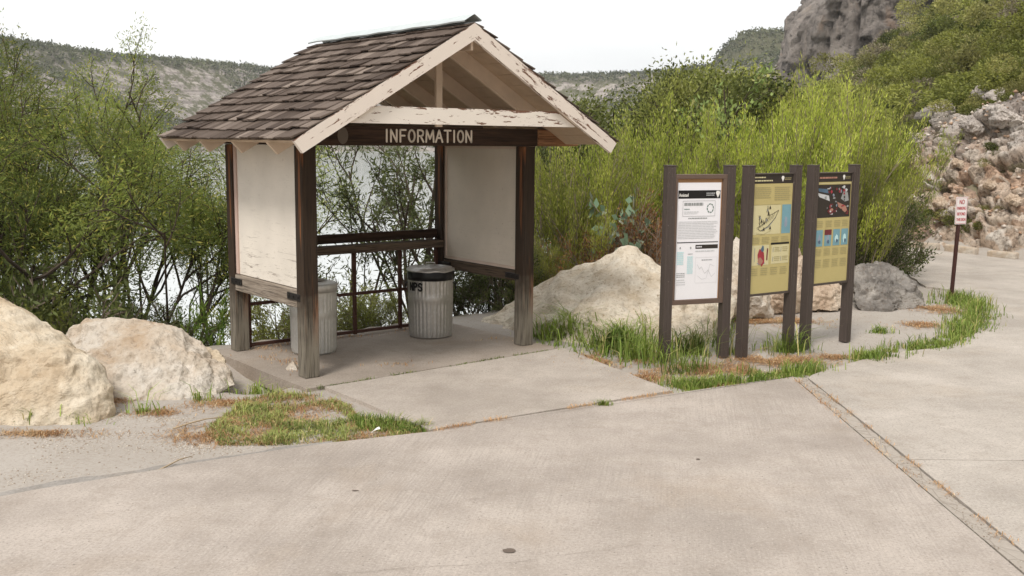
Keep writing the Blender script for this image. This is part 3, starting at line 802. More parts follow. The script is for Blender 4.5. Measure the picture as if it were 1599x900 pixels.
# roof
OE, OF, OB, ZE, ZR = .4328, .6889, .5225, 2.0758, 3.0814
UC = W_ / 2; RUN = UC + OE; RISE = ZR - ZE; SLEN = math.hypot(RUN, RISE); th = math.atan2(RISE, RUN)
sy = 1
def roofM(side):
    """local frame: x down the slope from the ridge, y along the ridge, z out of the roof"""
    dn = Vector((side * math.cos(th), 0, -math.sin(th))); nrm = Vector((side * math.sin(th), 0, math.cos(th)))
    return Matrix(((dn.x, 0, nrm.x, UC), (0, 1, 0, 0), (dn.z, 0, nrm.z, ZR), (0, 0, 0, 1)))
rgs = random.Random(11)
for side in (-1, 1):
    Mx = roofM(side)
    mb = MB(); ex = .158; rows = int(SLEN / ex) + 1
    for k in range(rows):
        x1 = SLEN + .025 - k * ex; x0 = max(x1 - ex * 1.55, 0.0); y = -OF - .03
        while y < D_ + OB + .02:
            wd = rgs.uniform(.09, .19); y1 = min(y + wd, D_ + OB + .03)
            if D_ + OB + .03 - y1 < .05: y1 = D_ + OB + .03
            jj = rgs.uniform(-.016, .016) + .012 * math.sin(y * 2.1 + k); t_ = rgs.uniform(.009, .016); lf = rgs.choice([0, 0, 0, .004, .010]); g0 = .0025
            xb_ = x1 + jj; za = -.016; zb = .006 + lf
            a0, a1 = rgs.uniform(-.006, .006), rgs.uniform(-.006, .006)
            vs_ = [(x0, y + g0, za), (xb_ + a0, y + g0, zb), (xb_ + a1, y1 - g0, zb), (x0, y1 - g0, za), (x0, y + g0, za + .006), (xb_ + a0, y + g0, zb + t_), (xb_ + a1, y1 - g0, zb + t_ + rgs.uniform(-.003, .004)), (x0, y1 - g0, za + .006)]
            mb.add([Mx @ Vector(v) for v in vs_], [(0, 3, 2, 1), (4, 5, 6, 7), (0, 1, 5, 4), (1, 2, 6, 5), (2, 3, 7, 6), (3, 0, 4, 7)])
            y = y1
    o = mb.build('roof_shingles', M['shingle'], K)
    # under-deck boards
    mb = MB(); nb = 11; x = .015
    for k in range(nb):
        x1 = .015 + (SLEN - .02) * (k + 1) / nb; mb.box((x + .002, -OF + .002, -.042), (x1 - .002, D_ + OB - .002, -.02), 0, Mx); x = x1
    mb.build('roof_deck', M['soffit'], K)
    # fascia (rake) board: object frame aligned to the slope so that the paint peels along it
    for nm, v0, v1_, mt, hgt in (('rake_board', -OF - .028, -OF + .010, M['rake'] if side < 0 else M['rake2'], .135), ('rake_board', D_ + OB - .01, D_ + OB + .028, M['rake'], .135)):
        b = MB(); c_ = math.tan(th)
        # mitred at the ridge
        xs = 0.0 + .0; z1 = .0; z0 = -hgt
        dn_x0t = 0.0; off_ = -z0 * math.tan(th)
        vs_ = [(z0 * -1 * -0 + off_, v0, z0), (SLEN - .01, v0, z0), (SLEN + .004, v0, -.012), (.012, v0, -.012)]
        vs_ = [(-z0 * 0 + off_ * 1.0 if False else hgt * math.tan(th), v0, -hgt), (SLEN - .012, v0, -hgt), (SLEN + .004, v0, -.012), (.012 * math.tan(th), v0, -.012)]
        if side > 0: vs_ = vs_
        vv = vs_ + [(x, v1_, z) for x, _, z in vs_]
        # shift so that the object's local z runs 0..hgt (paint mask)
        vv = [(x, y, z + hgt) for x, y, z in vv]
        b.add(vv, [(0, 1, 2, 3), (7, 6, 5, 4), (0, 4, 5, 1), (1, 5, 6, 2), (2, 6, 7, 3), (3, 7, 4, 0)])
        o = b.build(nm, mt, K)
        o.matrix_local = Mx @ Matrix.Translation((0, 0, -hgt))
        bmx = bmesh.new(); bmx.from_mesh(o.data); bmesh.ops.recalc_face_normals(bmx, faces=bmx.faces[:]); bmx.to_mesh(o.data); bmx.free()
    for v in (-.19, .485, 1.19, 1.80):
        XE = (UC - .12) / math.cos(th) if (side > 0 and v < 0) else SLEN - .008
        b = MB()
        vs_ = [(hgtt * math.tan(th) + .02 if False else .17 * math.tan(th) + .02, v - .019, -.17), (XE - .03, v - .019, -.17), (XE, v - .019, -.043), (.05, v - .019, -.043)]
        vv = vs_ + [(x, v + .019, z) for x, _, z in vs_]
        b.add([Mx @ Vector(q) for q in vv], [(0, 1, 2, 3), (7, 6, 5, 4), (0, 4, 5, 1), (1, 5, 6, 2), (2, 6, 7, 3), (3, 7, 4, 0)])
        o = b.build('rafter', M['rafter'], K)
        bmx = bmesh.new(); bmx.from_mesh(o.data); bmesh.ops.recalc_face_normals(bmx, faces=bmx.faces[:]); bmx.to_mesh(o.data); bmx.free()
MB().box((UC - .012, -OF + .015, ZR - .24), (UC + .012, D_ + OB - .015, ZR - .06)).build('ridge_board', M['rafter'], K)
# metal ridge cap
mb = MB()
for side in (-1, 1):
    Mx = roofM(side); y0, y1 = -OF - .02, D_ + OB + .01
    n_ = 14
    vs_ = []
    for k in range(n_ + 1):
        y = y0 + (y1 - y0) * k / n_; s_ = .004 * math.sin(k * 2.1)
        vs_ += [Mx @ Vector((-.028, y, .054 + s_)), Mx @ Vector((.09 if side < 0 else .06, y, .053 + s_)), Mx @ Vector((.09 if side < 0 else .06, y, .040 + s_))]
    mb.add(vs_, [(3 * k + a_, 3 * k + a_ + 1, 3 * k + a_ + 4, 3 * k + a_ + 3) for k in range(n_) for a_ in (0, 1)])
mb.build('ridge_cap', M['ridge'], K)
# collar board in the rake plane, king post, back tie
zb, zt = 2.205, 2.345
lo = lambda z: (ZR - .165 - z) / math.tan(th)
b = MB(); vv = [(-lo(zb) , -.672, 0), (lo(zb), -.672, 0), (lo(zt), -.672, zt - zb), (-lo(zt), -.672, zt - zb)]
vv = vv + [(x, -.632, z) for x, y, z in vv]
b.add(vv, [(0, 1, 2, 3), (7, 6, 5, 4), (0, 4, 5, 1), (1, 5, 6, 2), (2, 6, 7, 3), (3, 7, 4, 0)])
o = b.build('collar_board', M['collar'], K); o.location = (UC, 0, zb)
MB().box((UC - .02, -.165, HB + .172), (UC + .045, -.135, ZR - .22)).build('king_post', M['rafter'], K)
MB().box((UC - .7, D_ + .0, HB + .172), (UC + .7, D_ + .035, HB + .29)).build('tie_board', M['rafter'], K)
MB().box((UC - .95, .42, HB + .165), (UC + .95, .45, HB + .27)).build('tie_board', M['ledge'], K)

# side panels, rails, straps
lp = MB().box((.035, p + .001, .775), (.055, D_ - p - .001, HB - .001)).build('panel', M['panel_l'], K); lp['label'] = 'left side panel of cracked cream plywood'
MB().box((.020, D_ - p - .055, .776), (.034, D_ - p - .004, HB - .002)).build('trim_batten', plain('pinkish_batten', (.55, .40, .34), .8, .2), lp)
rp = MB().box((W_ - .085, p + .001, .765), (W_ - .065, D_ - p - .001, HB - .001)).build('panel', M['panel_r'], K); rp['label'] = 'right side panel of smooth cream plywood'
mb = MB(); u0, u1 = W_ - .100, W_ - .086
for a_, b_ in (((u0, p + .003, .768), (u1, p + .028, HB - .003)), ((u0, D_ - p - .028, .768), (u1, D_ - p - .003, HB - .003)), ((u0, p + .029, .768), (u1, D_ - p - .029, .795)), ((u0, p + .029, HB - .03), (u1, D_ - p - .029, HB - .003))): mb.box(a_, b_)
mb.build('trim_batten', M['trim'], rp)
lr = MB().box((.004, p + .002, .610), (.09, D_ - p - .002, .768)).build('side_rail', M['rail_v'], K, .008)
rr_ = MB().box((W_ - .115, p + .002, .655), (W_ - .03, D_ - p - .002, .758)).build('side_rail', M['rail_dark'], K, .008)
for vc in (p, D_ - p):
    mb = MB(); s_ = 1 if vc == p else -1
    mb.box((-.008, min(vc - s_ * .07, vc + s_ * .17), .675), (-.001, max(vc - s_ * .07, vc + s_ * .17), .735))
    for q in (-.04, .05, .13): mb.box((-.016, vc + s_ * q - .01, .695), (-.008, vc + s_ * q + .01, .715))
    mb.build('strap', M['iron'], lr, .002)
    mb = MB(); mb.box((W_ - .146, min(vc - s_ * .07, vc + s_ * .15), .68), (W_ - .141, max(vc - s_ * .07, vc + s_ * .15), .735)); mb.box((W_ - .141, min(vc + s_ * .003, vc + s_ * .15), .68), (W_ - .117, max(vc + s_ * .003, vc + s_ * .15), .735))
    for q in (-.04, .05, .12): mb.box((W_ - .153, vc + s_ * q - .01, .70), (W_ - .146, vc + s_ * q + .01, .72))
    mb.build('strap', M['iron'], rr_, .002)
# back ledge
MB().box((p + .002, D_ - .06, .995), (W_ - p - .002, D_ - .015, 1.09)).build('back_rail', M['beam'], K, .006)
MB().box((p + .002, D_ - .19, .895), (W_ - p + .0, D_ - .01, .975)).build('back_ledge', M['ledge'], K, .012)
# pipe railing between the posts, low
mb = MB(); vv = D_ - .07
for z in (.45, .04): mb.box((p + .003, vv - .016, z - .016), (W_ - p - .003, vv + .016, z + .016))
for u in (p + .03, .80, 1.366, 1.935, W_ - p - .03): mb.box((u - .017, vv - .019, .012), (u + .017, vv + .019, .89))
mb.build('back_railing', M['rust'], K, .003)

# ------------------------------------------------------------------ trash cans
def can(label, loc, rz, r, h, mat, lid):
    t = thing('trash_can', label, 'trash can', loc, rz)
    def rf(rad_, z, a):
        if rad_ < r * .93: return rad_
        f_ = 0
        if .04 < z < h - .07 and abs(z - h * .60) > .035: f_ = .006 * math.sin(a * 34 + (1.5 if z > h * .6 else 0))
        if abs(z - h * .60) <= .035: f_ = .006
        return rad_ + f_
    pr = [(0, .012), (r * .92, .012), (r * .94, 0), (r * .945, .02), (r * .95, .045)]
    nz = 26
    for k in range(nz): z = .05 + (h - .12) * k / (nz - 1); pr.append((r * (.95 + .05 * z / h), z))
    pr += [(r * 1.0, h - .06), (r * 1.0, h - .01), (r * 1.02, h - .004), (r * 1.02, h), (r * .98, h), (r * .97, h - .02), (r * .9, .05), (0, .04)]
    MB().lathe(pr, 136, 0, rf).build('can_body', mat, t, smooth=True)
    for s_ in (0, math.pi):
        q = [(math.cos(s_) * (r + dx_), dy_, z) for dx_, dy_, z in ((.0, -.05, h - .12), (.03, -.045, h - .13), (.03, -.04, h - .18), (.03, .04, h - .18), (.03, .045, h - .13), (.0, .05, h - .12))]
        MB().tube(q, .006, 6).build('handle', M['iron'] if lid else mat, t, smooth=True)
    if lid:
        rf2 = lambda rad_, z, a: rad_ * (1 + (.012 * math.sin(a * 5 + 1) + .008 * math.sin(a * 13) if z < h - .02 else 0))
        MB().lathe([(r * .99, h - .075), (r * 1.045, h - .085), (r * 1.05, h - .05), (r * 1.05, h + .0), (r * 1.04, h + .008)], 96, 0, rf2).build('bag', M['bag'], t, smooth=True)
        def rl(rad_, z, a): return rad_ * (1 + .01 * math.sin(a * 3))
        pl_ = [(r * 1.06, h + .006), (r * 1.075, h + .012), (r * 1.06, h + .022), (r * .98, h + .026), (r * .96, h + .038), (r * .6, h + .052), (r * .57, h + .044), (r * .3, h + .056), (0, h + .060)]
        l_ = MB().lathe(pl_, 64, 0, rl).build('lid', mat, t, smooth=True)
        for v in l_.data.vertices: v.co.z += .012 * mnoise.noise(v.co * 9)
        MB().tube([(-.05, 0, h + .055), (-.045, 0, h + .085), (.045, 0, h + .085), (.05, 0, h + .055)], .007, 6).build('lid_handle', mat, l_, smooth=True)
    else:
        l_ = MB().lathe([(r * 1.0, h - .05), (r * 1.06, h - .052), (r * 1.065, h + .008), (r * 1.05, h + .02), (r * .90, h + .034), (r * .66, h + .044), (r * .64, h + .05), (r * .62, h + .044), (r * .62, h + .0)], 72).build('lid', mat, t, smooth=True)
        MB().lathe([(r * .63, h + .025), (r * .4, h - .03), (0, h - .06)], 48).build('liner', M['bag'], t, smooth=True)
    return t
c1 = kw(2.02, 1.04)
t = can('galvanised trash can with flat lid, black bag rim and black letters', c1, 0, .238, .70, M['galv'], True)
aa = math.atan2(-c1.y, -c1.x) - .62     # towards the camera, a little to the left
rL = .2445
def onc(x, z, o_):
    an = aa + x / rL; return ((rL + .003 + .002 * o_) * math.cos(an), (rL + .003 + .002 * o_) * math.sin(an), z)
mb = MB(); strokes(mb, 'NPS', -.10, .065, .515, .59, .019, onc); mb.build('lettering', M['black'], t)
c2 = kw(.62, 1.02)
can('pale trash can with a round hole in its lid behind the front left post', c2, .5, .225, .66, M['galv_pale'], False)

# ------------------------------------------------------------------ information signs
def text_mesh(body, size, font_w=1.0):
    cu = bpy.data.curves.new('txt', 'FONT'); cu.body = body; cu.size = size; cu.align_x = 'LEFT'; cu.space_character = font_w
    o = bpy.data.objects.new('txt', cu); COL.objects.link(o)
    dg = bpy.context.evaluated_depsgraph_get(); me = bpy.data.meshes.new_from_object(o.evaluated_get(dg))
    bpy.data.objects.remove(o); return me
def put_text(mb, body, size, x, z, y, m=0, width=None, bold=0):
    me = text_mesh(body, size); vs_ = [v.co.copy() for v in me.vertices]
    if not vs_: return
    wd = max(v.x for v in vs_) - min(v.x for v in vs_); s_ = width / wd if width else 1; x0 = min(v.x for v in vs_)
    for k in ([0] if not bold else [-bold, 0, bold]):
        mb.add([(x + (v.x - x0) * s_ + k, y - abs(k) * .05, z + v.y) for v in vs_], [tuple(p_.vertices) for p_ in me.polygons], m)
    bpy.data.meshes.remove(me)

class Poster:
    """printing on a board: x right, z up, thin layers standing proud towards -y"""
    def __init__(s, w, h, z0): s.w, s.h, s.z0 = w, h, z0; s.mb = MB(); s.mats = []
    def mi(s, m):
        if m not in s.mats: s.mats.append(m)
        return s.mats.index(m)
    def poly(s, pts, m, l=1):
        s.mb.add([(x * s.w, -.0012 * l, s.z0 + z * s.h) for x, z in pts], [tuple(range(len(pts)))], s.mi(m))
    def rect(s, x0, z0, x1, z1, m, l=1): s.poly([(x0, z0), (x1, z0), (x1, z1), (x0, z1)], m, l)
    def lines(s, x0, z0, x1, z1, n, m, l=2, rg=random.Random(4), fill=.45):
        for k in range(n):
            zc = z1 - (z1 - z0) * (k + .5) / n; hh = (z1 - z0) / n * fill / 2; x = x0
            xe = x1 - (x1 - x0) * rg.uniform(0, .12)
            while x < xe:
                xn = min(x + (x1 - x0) * rg.uniform(.06, .18), xe); s.rect(x, zc - hh, xn, zc + hh, m, l); x = xn + .008
    def blob(s, cx, cz, rx, rz_, m, l=2, n=9, seed=0):
        rg = random.Random(seed); s.poly([(cx + rx * math.cos(2 * math.pi * k / n) * rg.uniform(.6, 1.15), cz + rz_ * math.sin(2 * math.pi * k / n) * rg.uniform(.6, 1.15)) for k in range(n)], m, l)
    def stroke(s, pts, wd, m, l=2):
        for (a, b), (c, d) in zip(pts[:-1], pts[1:]):
            v = Vector((c - a, (d - b) * s.h / s.w)); 
            if v.length < 1e-6: continue
            n_ = Vector((-v.y, v.x)).normalized() * wd / 2
            s.poly([(a - n_.x, b - n_.y * s.w / s.h), (c - n_.x, d - n_.y * s.w / s.h), (c + n_.x, d + n_.y * s.w / s.h), (a + n_.x, b + n_.y * s.w / s.h)], m, l)
    def arrowhead(s, cx, cz, h_, m, l=3):
        k = h_ * s.h / s.w
        s.poly([(cx, cz - h_ / 2), (cx + .17 * k, cz - .18 * h_), (cx + .36 * k, cz + .2 * h_), (cx + .22 * k, cz + .5 * h_), (cx - .22 * k, cz + .5 * h_), (cx - .36 * k, cz + .2 * h_), (cx - .17 * k, cz - .18 * h_)], m, l)

def sign(label, a, b, hpost, zb, zt, framed, tilt=0):
    a = Vector(a); b = Vector(b); d = (b - a); Wd = d.length
    t = thing('information_sign', label, 'sign', (a.x, a.y, 0), math.atan2(d.y, d.x), 'brown metal information signs in a row')
    pw = .088
    for k, x in enumerate((0, Wd)):
        mb = MB().box((-pw / 2, -pw / 2, -.02), (pw / 2, pw / 2, hpost)); mb.box((-pw / 2 - .003, -pw / 2 - .003, hpost), (pw / 2 + .003, pw / 2 + .003, hpost + .012))
        for q in (-.018, .018): mb.box((q - .004, -pw / 2 - .004, .0), (q + .004, -pw / 2, hpost - .004))
        o = mb.build('post', M['brown'], t, .005); o.location = (x, 0, 0)
    x0, x1 = pw / 2 + .002, Wd - pw / 2 - .002
    if framed:
        fw = .042
        mb = MB()
        mb.box((x0, -.042, zt - fw), (x1, .035, zt)); mb.box((x0, -.042, zb), (x1, .035, zb + fw))
        mb.box((x0, -.042, zb + fw), (x0 + fw * .55, .035, zt - fw)); mb.box((x1 - fw, -.042, zb + fw), (x1, .035, zt - fw))
        mb.build('frame', M['brown_mid'], t, .003)
        X0, X1, Z0, Z1 = x0 + fw * .55 + .001, x1 - fw - .001, zb + fw + .001, zt - fw - .001; yb = -.020
        MB().box((X0, yb, Z0), (X1, .03, Z1)).build('back_board', M['cork'], t)
        X0 += .006; X1 -= .012; Z1 -= .035; Z0 += .004
    else:
        mb = MB(); mb.box((x0, -.030, zt - .012), (x1, .022, zt)); mb.box((x0, -.030, zb), (x1, .022, zb + .022)); mb.box((x1 - .012, -.030, zb + .023), (x1, .022, zt - .013))
        mb.build('frame', M['brown'], t, .002)
        X0, X1, Z0, Z1 = x0 + .001, x1 - .013, zb + .023, zt - .013; yb = -.018
        MB().box((X0, yb + .001, Z0), (X1, .016, Z1)).build('back_board', M['brown_mid'], t)
    return t, X0, X1, Z0, Z1, yb
def finish(P_, t, X0, yb, nm='poster'):
    me = P_.mb.mesh(nm); o = link(nm, me, t, P_.mats); o.location = (X0, yb - .002, 0); return o

# 1: white notices behind glass
t, X0, X1, Z0, Z1, yb = sign('brown metal sign with a white notice sheet, leftmost of the three', (1.475, 9.72), (2.085, 9.95), 1.85, .53, 1.775, True)
Pq = Poster(X1 - X0, Z1 - Z0, Z0)
Pq.rect(0, 0, 1, 1, M['paper'], 0)
Pq.rect(.02, .865, .985, .935, M['black']); Pq.arrowhead(.925, .90, .060, M['white']); Pq.lines(.66, .885, .86, .918, 2, M['inkl'])
put_text(Pq.mb, 'Amistad', .045, .035 * Pq.w, Z0 + .882 * Pq.h, -.0030, Pq.mi(M['white']), .21 * Pq.w, .0012)
for a_ in ((.13, .715, .13, .845), (.87, .715, .87, .845), (.13, .845, .87, .845), (.13, .715, .87, .715)): Pq.stroke([(a_[0], a_[1]), (a_[2], a_[3])], .006, M['ink'])
Pq.lines(.16, .80, .64, .835, 1, M['ink'], fill=.7); Pq.lines(.16, .765, .30, .785, 1, M['green_ink']); Pq.lines(.16, .73, .50, .76, 2, M['inkl'])
for k in range(8):
    a_ = k * math.pi / 4 + .2; kx_, kz_ = .76 + .07 * math.cos(a_), .782 + .036 * math.sin(a_)
    Pq.stroke([(kx_ - .02 * math.sin(a_), kz_ + .011 * math.cos(a_)), (kx_ + .02 * math.sin(a_), kz_ - .011 * math.cos(a_))], .022, M['green_ink'])
Pq.lines(.26, .690, .74, .705, 1, M['ink'], fill=.6)
Pq.lines(.04, .52, .96, .675, 11, M['inkl'], fill=.38)
Pq.stroke([(.02, .492), (.97, .492)], .016, M['black'])
Pq.rect(.45, .435, .97, .470, M['hdr']); Pq.lines(.47, .443, .60, .462, 1, M['paper'], 3, fill=.6); Pq.lines(.45, .405, .95, .425, 1, M['inkl'])
for (x_, z_) in ((.10, .445), (.34, .445)): Pq.blob(x_, z_, .018, .012, M['ink'], 2, 6, int(x_ * 99))
Pq.lines(.03, .30, .19, .415, 7, M['teal'], fill=.75); Pq.lines(.27, .22, .41, .375, 9, M['teal'], fill=.75); Pq.lines(.03, .19, .24, .235, 3, M['ink'], fill=.4); Pq.lines(.03, .12, .24, .18, 3, M['inkl'], fill=.4)
Pq.lines(.28, .385, .40, .40, 1, M['ink'], fill=.5); Pq.lines(.60, .33, .88, .345, 1, M['ink'], fill=.5)
for a_ in ((.46, .14, .46, .36), (.96, .14, .96, .36), (.46, .36, .96, .36), (.46, .14, .96, .14)): Pq.stroke([(a_[0], a_[1]), (a_[2], a_[3])], .004, M['inkl'])
Pq.stroke([(.50, .30), (.56, .26), (.60, .28), (.68, .22), (.76, .25), (.84, .19), (.92, .22)], .008, M['inkl']); Pq.stroke([(.52, .20), (.62, .17), (.72, .18), (.80, .30), (.9, .28)], .006, M['inkl'])
finish(Pq, t, X0, yb)

# 2: tan panel with a boat drawing
t, X0, X1, Z0, Z1, yb = sign('brown metal sign with a tan panel showing a boat drawing, between the two others', (2.262, 9.92), (2.815, 10.285), 1.85, .585, 1.785, False)
Pq = Poster(X1 - X0, Z1 - Z0, Z0)
Pq.rect(0, 0, 1, 1, M['tanp'], 0); Pq.rect(.0, .925, 1, 1, M['hdr']); Pq.arrowhead(.73, .962, .05, M['white']); Pq.lines(.03, .968, .33, .985, 1, M['tanl'], fill=.6); Pq.lines(.03, .94, .52, .958, 1, M['tanl'], fill=.6)
Pq.lines(.78, .95, .95, .975, 2, M['olive'], fill=.5)
Pq.lines(.05, .80, .46, .90, 6, M['olive']); Pq.lines(.54, .78, .95, .90, 7, M['olive'])
Pq.rect(.02, .50, .72, .745, M['tanl']); Pq.rect(.75, .50, .98, .745, M['blue']); Pq.blob(.86, .60, .05, .06, M['bluegrey'], 2, 8, 3)
Pq.stroke([(.02, .748), (.72, .748)], .006, M['olive'])
hull = [(.14, .55), (.22, .53), (.40, .565), (.58, .635), (.66, .70), (.52, .67), (.40, .655)]
Pq.stroke(hull, .008, M['hdr'], 3); Pq.stroke([(.12, .555), (.20, .57), (.34, .60), (.44, .65)], .006, M['hdr'], 3); Pq.stroke([(.24, .53), (.42, .56), (.60, .645)], .014, M['ink'], 2); [Pq.stroke([(.16 + .05 * k, .545 + .012 * k), (.20 + .05 * k, .57 + .014 * k), (.17 + .055 * k, .60 + .012 * k)], .006, M['hdr'], 3) for k in range(8)]
for k, (x_, z_) in enumerate(((.20, .64), (.24, .61), (.30, .595), (.38, .70), (.41, .67), (.44, .72), (.36, .62), (.30, .54), (.46, .55))): Pq.blob(x_, z_, .018, .014, M['hdr'] if k % 3 else M['ink'], 4, 6, k); Pq.stroke([(x_ - .03, z_ - .015), (x_, z_ + .02), (x_ + .025, z_ - .01)], .006, M['hdr'], 3)
Pq.stroke([(.40, .66), (.38, .74)], .012, M['hdr'], 3); Pq.stroke([(.20, .58), (.17, .66)], .012, M['hdr'], 3); Pq.stroke([(.12, .51), (.30, .50), (.48, .53)], .006, M['olive'], 3)
for x_ in (.03, .27, .51, .76): Pq.lines(x_, .42, x_ + .19, .48, 4, M['olive'])
Pq.rect(.0, .24, .46, .41, M['tanl']); Pq.blob(.27, .31, .10, .075, M['red'], 3, 9, 4); Pq.blob(.29, .375, .04, .03, M['dblue'], 4, 8, 5); Pq.blob(.24, .275, .07, .035, M['pink'], 4, 8, 6)
Pq.stroke([(.10, .27), (.10, .39)], .012, M['ink'], 3); Pq.stroke([(.41, .28), (.42, .38)], .03, M['dred'], 3); Pq.blob(.27, .255, .13, .014, M['bluegrey'], 2, 9, 9)
Pq.rect(.52, .245, .97, .405, M['tanl']); Pq.rect(.50, .408, .97, .425, M['black'])
for (x_, z_) in ((.60, .345), (.80, .345), (.60, .265), (.80, .265)): Pq.lines(x_, z_, x_ + .14, z_ + .045, 3, M['olive'], 3); Pq.stroke([(x_ - .04, z_), (x_ - .035, z_ + .04)], .012, M['ink'], 3)
for x_ in (.03, .27, .51, .76): Pq.lines(x_, .15, x_ + .18, .22, 4, M['olive'])
finish(Pq, t, X0, yb)

# 3: tan panel with a dark photograph and four blue pictures
t, X0, X1, Z0, Z1, yb = sign('brown metal sign with a dark red photo above four blue pictures on tan', (3.025, 10.42), (3.565, 10.81), 1.85, .625, 1.785, False)
Pq = Poster(X1 - X0, Z1 - Z0, Z0)
Pq.rect(0, 0, 1, 1, M['tanp'], 0); Pq.rect(.0, .925, 1, 1, M['hdr']); Pq.arrowhead(.76, .962, .05, M['white']); Pq.lines(.06, .95, .62, .975, 1, M['pink'], fill=.6); Pq.lines(.81, .95, .96, .975, 2, M['olive'], fill=.5)
Pq.stroke([(.0, .912), (.99, .912)], .012, M['tanl'])
Pq.rect(.0, .60, .98, .90, M['hdr'])
Pq.poly([(.0, .83), (.35, .80), (.38, .75), (.08, .79)], M['inkl'], 2); Pq.poly([(.02, .87), (.3, .86), (.34, .82), (.06, .84)], M['dblue'], 2); Pq.poly([(.70, .77), (.80, .87), (.90, .82), (.94, .75), (.82, .74)], M['ink'], 2)
Pq.poly([(.60, .74), (.86, .70), (.90, .66), (.84, .64), (.62, .70)], M['pink'], 3)
rg = random.Random(8)
for k in range(46): Pq.blob(rg.uniform(.25, .92), rg.uniform(.63, .88), rg.uniform(.012, .05), rg.uniform(.006, .022), M[rg.choice(['dred', 'dred', 'inkl', 'bluegrey', 'dred', 'red', 'ink', 'hdr'])], 4, 7, k)
Pq.blob(.42, .66, .10, .03, M['dred'], 5, 8, 40); Pq.blob(.44, .67, .06, .015, M['pink'], 6, 8, 41); Pq.blob(.40, .655, .03, .01, M['inkl'], 7, 8, 42)
for x_ in (.05, .30, .55, .78): Pq.lines(x_, .51, x_ + .18, .575, 4, M['olive'])
for k, x_ in enumerate((.03, .28, .53, .77)):
    Pq.rect(x_, .34, x_ + .20, .49, M['blue'], 2)
    if k == 1: Pq.rect(x_, .44, x_ + .20, .49, M['dred'], 3)
    Pq.blob(x_ + .10, .40, .05, .05, M['teal'] if k > 1 else M['bluegrey'], 3, 8, 50 + k); Pq.blob(x_ + .11, .38, .04, .02, M['dblue'], 4, 7, 60 + k)
for x_ in (.03, .28, .53, .77): Pq.lines(x_, .25, x_ + .19, .32, 5, M['olive']); Pq.lines(x_, .14, x_ + .19, .22, 5, M['olive'])
finish(Pq, t, X0, yb)

# no-parking sign
q = gp(1485, 468)
t = thing('parking_sign', 'small white no parking sign on a thin dark post by the road bend', 'sign', (q.x, q.y, 0), R(22))
tp = Vector((.035, 0, 1.0))
mb = MB(); mb.box((-.022, -.018, -.03), (.022, .018, 1.36), 0, Matrix.Shear('XY', 4, (0, 0)) @ Matrix(((1, 0, .035, 0), (0, 1, 0, 0), (0, 0, 1, 0), (0, 0, 0, 1))))
mb.build('post', plain('rusty_sign_post', (.055, .022, .018), .7, .3), t, .004)
pn = MB().box((-.100, -.026, 1.02), (.100, -.020, 1.385)).build('sign_plate', M['signw'], t, .012); pn.location = (.045, 0, 0)
mb = MB()
for body, z, wd, sz in (('NO', 1.290, .085, .085), ('PARKING', 1.215, .15, .058), ('BEYOND', 1.140, .14, .058), ('THIS SIGN', 1.065, .155, .055)):
    put_text(mb, body, sz, -wd / 2, z, -.0285, 0, wd, .0015)
fw = .004
for a_, b_ in (((-.092, 1.03), (.092, 1.03 + fw)), ((-.092, 1.371), (.092, 1.371 + fw)), ((-.092, 1.03), (-.092 + fw, 1.375)), ((.088, 1.03), (.092, 1.375))): mb.add([(a_[0], -.0275, a_[1]), (b_[0], -.0275, a_[1]), (b_[0], -.0275, b_[1]), (a_[0], -.0275, b_[1])], [(0, 1, 2, 3)])
mb.build('lettering', M['signr'], pn)

# ------------------------------------------------------------------ boulders
def rock(name, label, pts, mat, seed=0, cuts=4, amp=.03, sm=.35, group=None, cat='boulder', parent_z=None, freq=2.2):
    bm = bmesh.new()
    vs_ = [bm.verts.new(p_) for p_ in pts]
    r_ = bmesh.ops.convex_hull(bm, input=vs_)
    bmesh.ops.delete(bm, geom=list({g for g in r_['geom_interior'] + r_['geom_unused'] if isinstance(g, bmesh.types.BMVert)}), context='VERTS')
    bmesh.ops.triangulate(bm, faces=bm.faces[:])
    for k in range(cuts):
        bmesh.ops.subdivide_edges(bm, edges=bm.edges[:], cuts=1, use_grid_fill=True)
        bmesh.ops.triangulate(bm, faces=[f for f in bm.faces if len(f.verts) > 3])
        if k < 2: bmesh.ops.smooth_vert(bm, verts=bm.verts[:], factor=sm * .25, use_axis_x=True, use_axis_y=True, use_axis_z=True)
    bmesh.ops.recalc_face_normals(bm, faces=bm.faces[:])
    c_ = sum((v.co for v in bm.verts), Vector()) / len(bm.verts); zmin = min(v.co.z for v in bm.verts)
    base = Vector((c_.x, c_.y, zmin))
    bm.normal_update()
    V_ = np.array([v.co[:] for v in bm.verts]); N_ = np.array([v.normal[:] for v in bm.verts])
    ext = (V_.max(0) - V_.min(0)).max(); fr = freq / ext
    d = amp * ext * (1.3 * fbm(V_ * fr * 1.3 + seed, 3, seed, ridge=True) + .30 * np.tanh(9 * fbm(V_ * fr * 2 + seed, 2, seed + 3)) + .25 * np.tanh(9 * fbm(V_ * fr * 4.5 + seed, 2, seed + 4)) + .8 * fbm(V_ * fr * 5, 4, seed + 5) - .8 * np.clip(.10 - np.abs(fbm(V_ * fr * 1.6 + 9, 3, seed + 6)), 0, 1) * 8 + .55 * fbm(V_ * fr * 14, 3, seed + 9))
    V_ = V_ + N_ * d[:, None] - np.array(base[:])
    for v, c in zip(bm.verts, V_): v.co = c
    me = bpy.data.meshes.new(name); bm.to_mesh(me); bm.free()
    o = link(name, me, None, [mat]); o.location = base
    return tag(o, label, cat, group)
def pt(L_): return [at(*q) for q in L_]
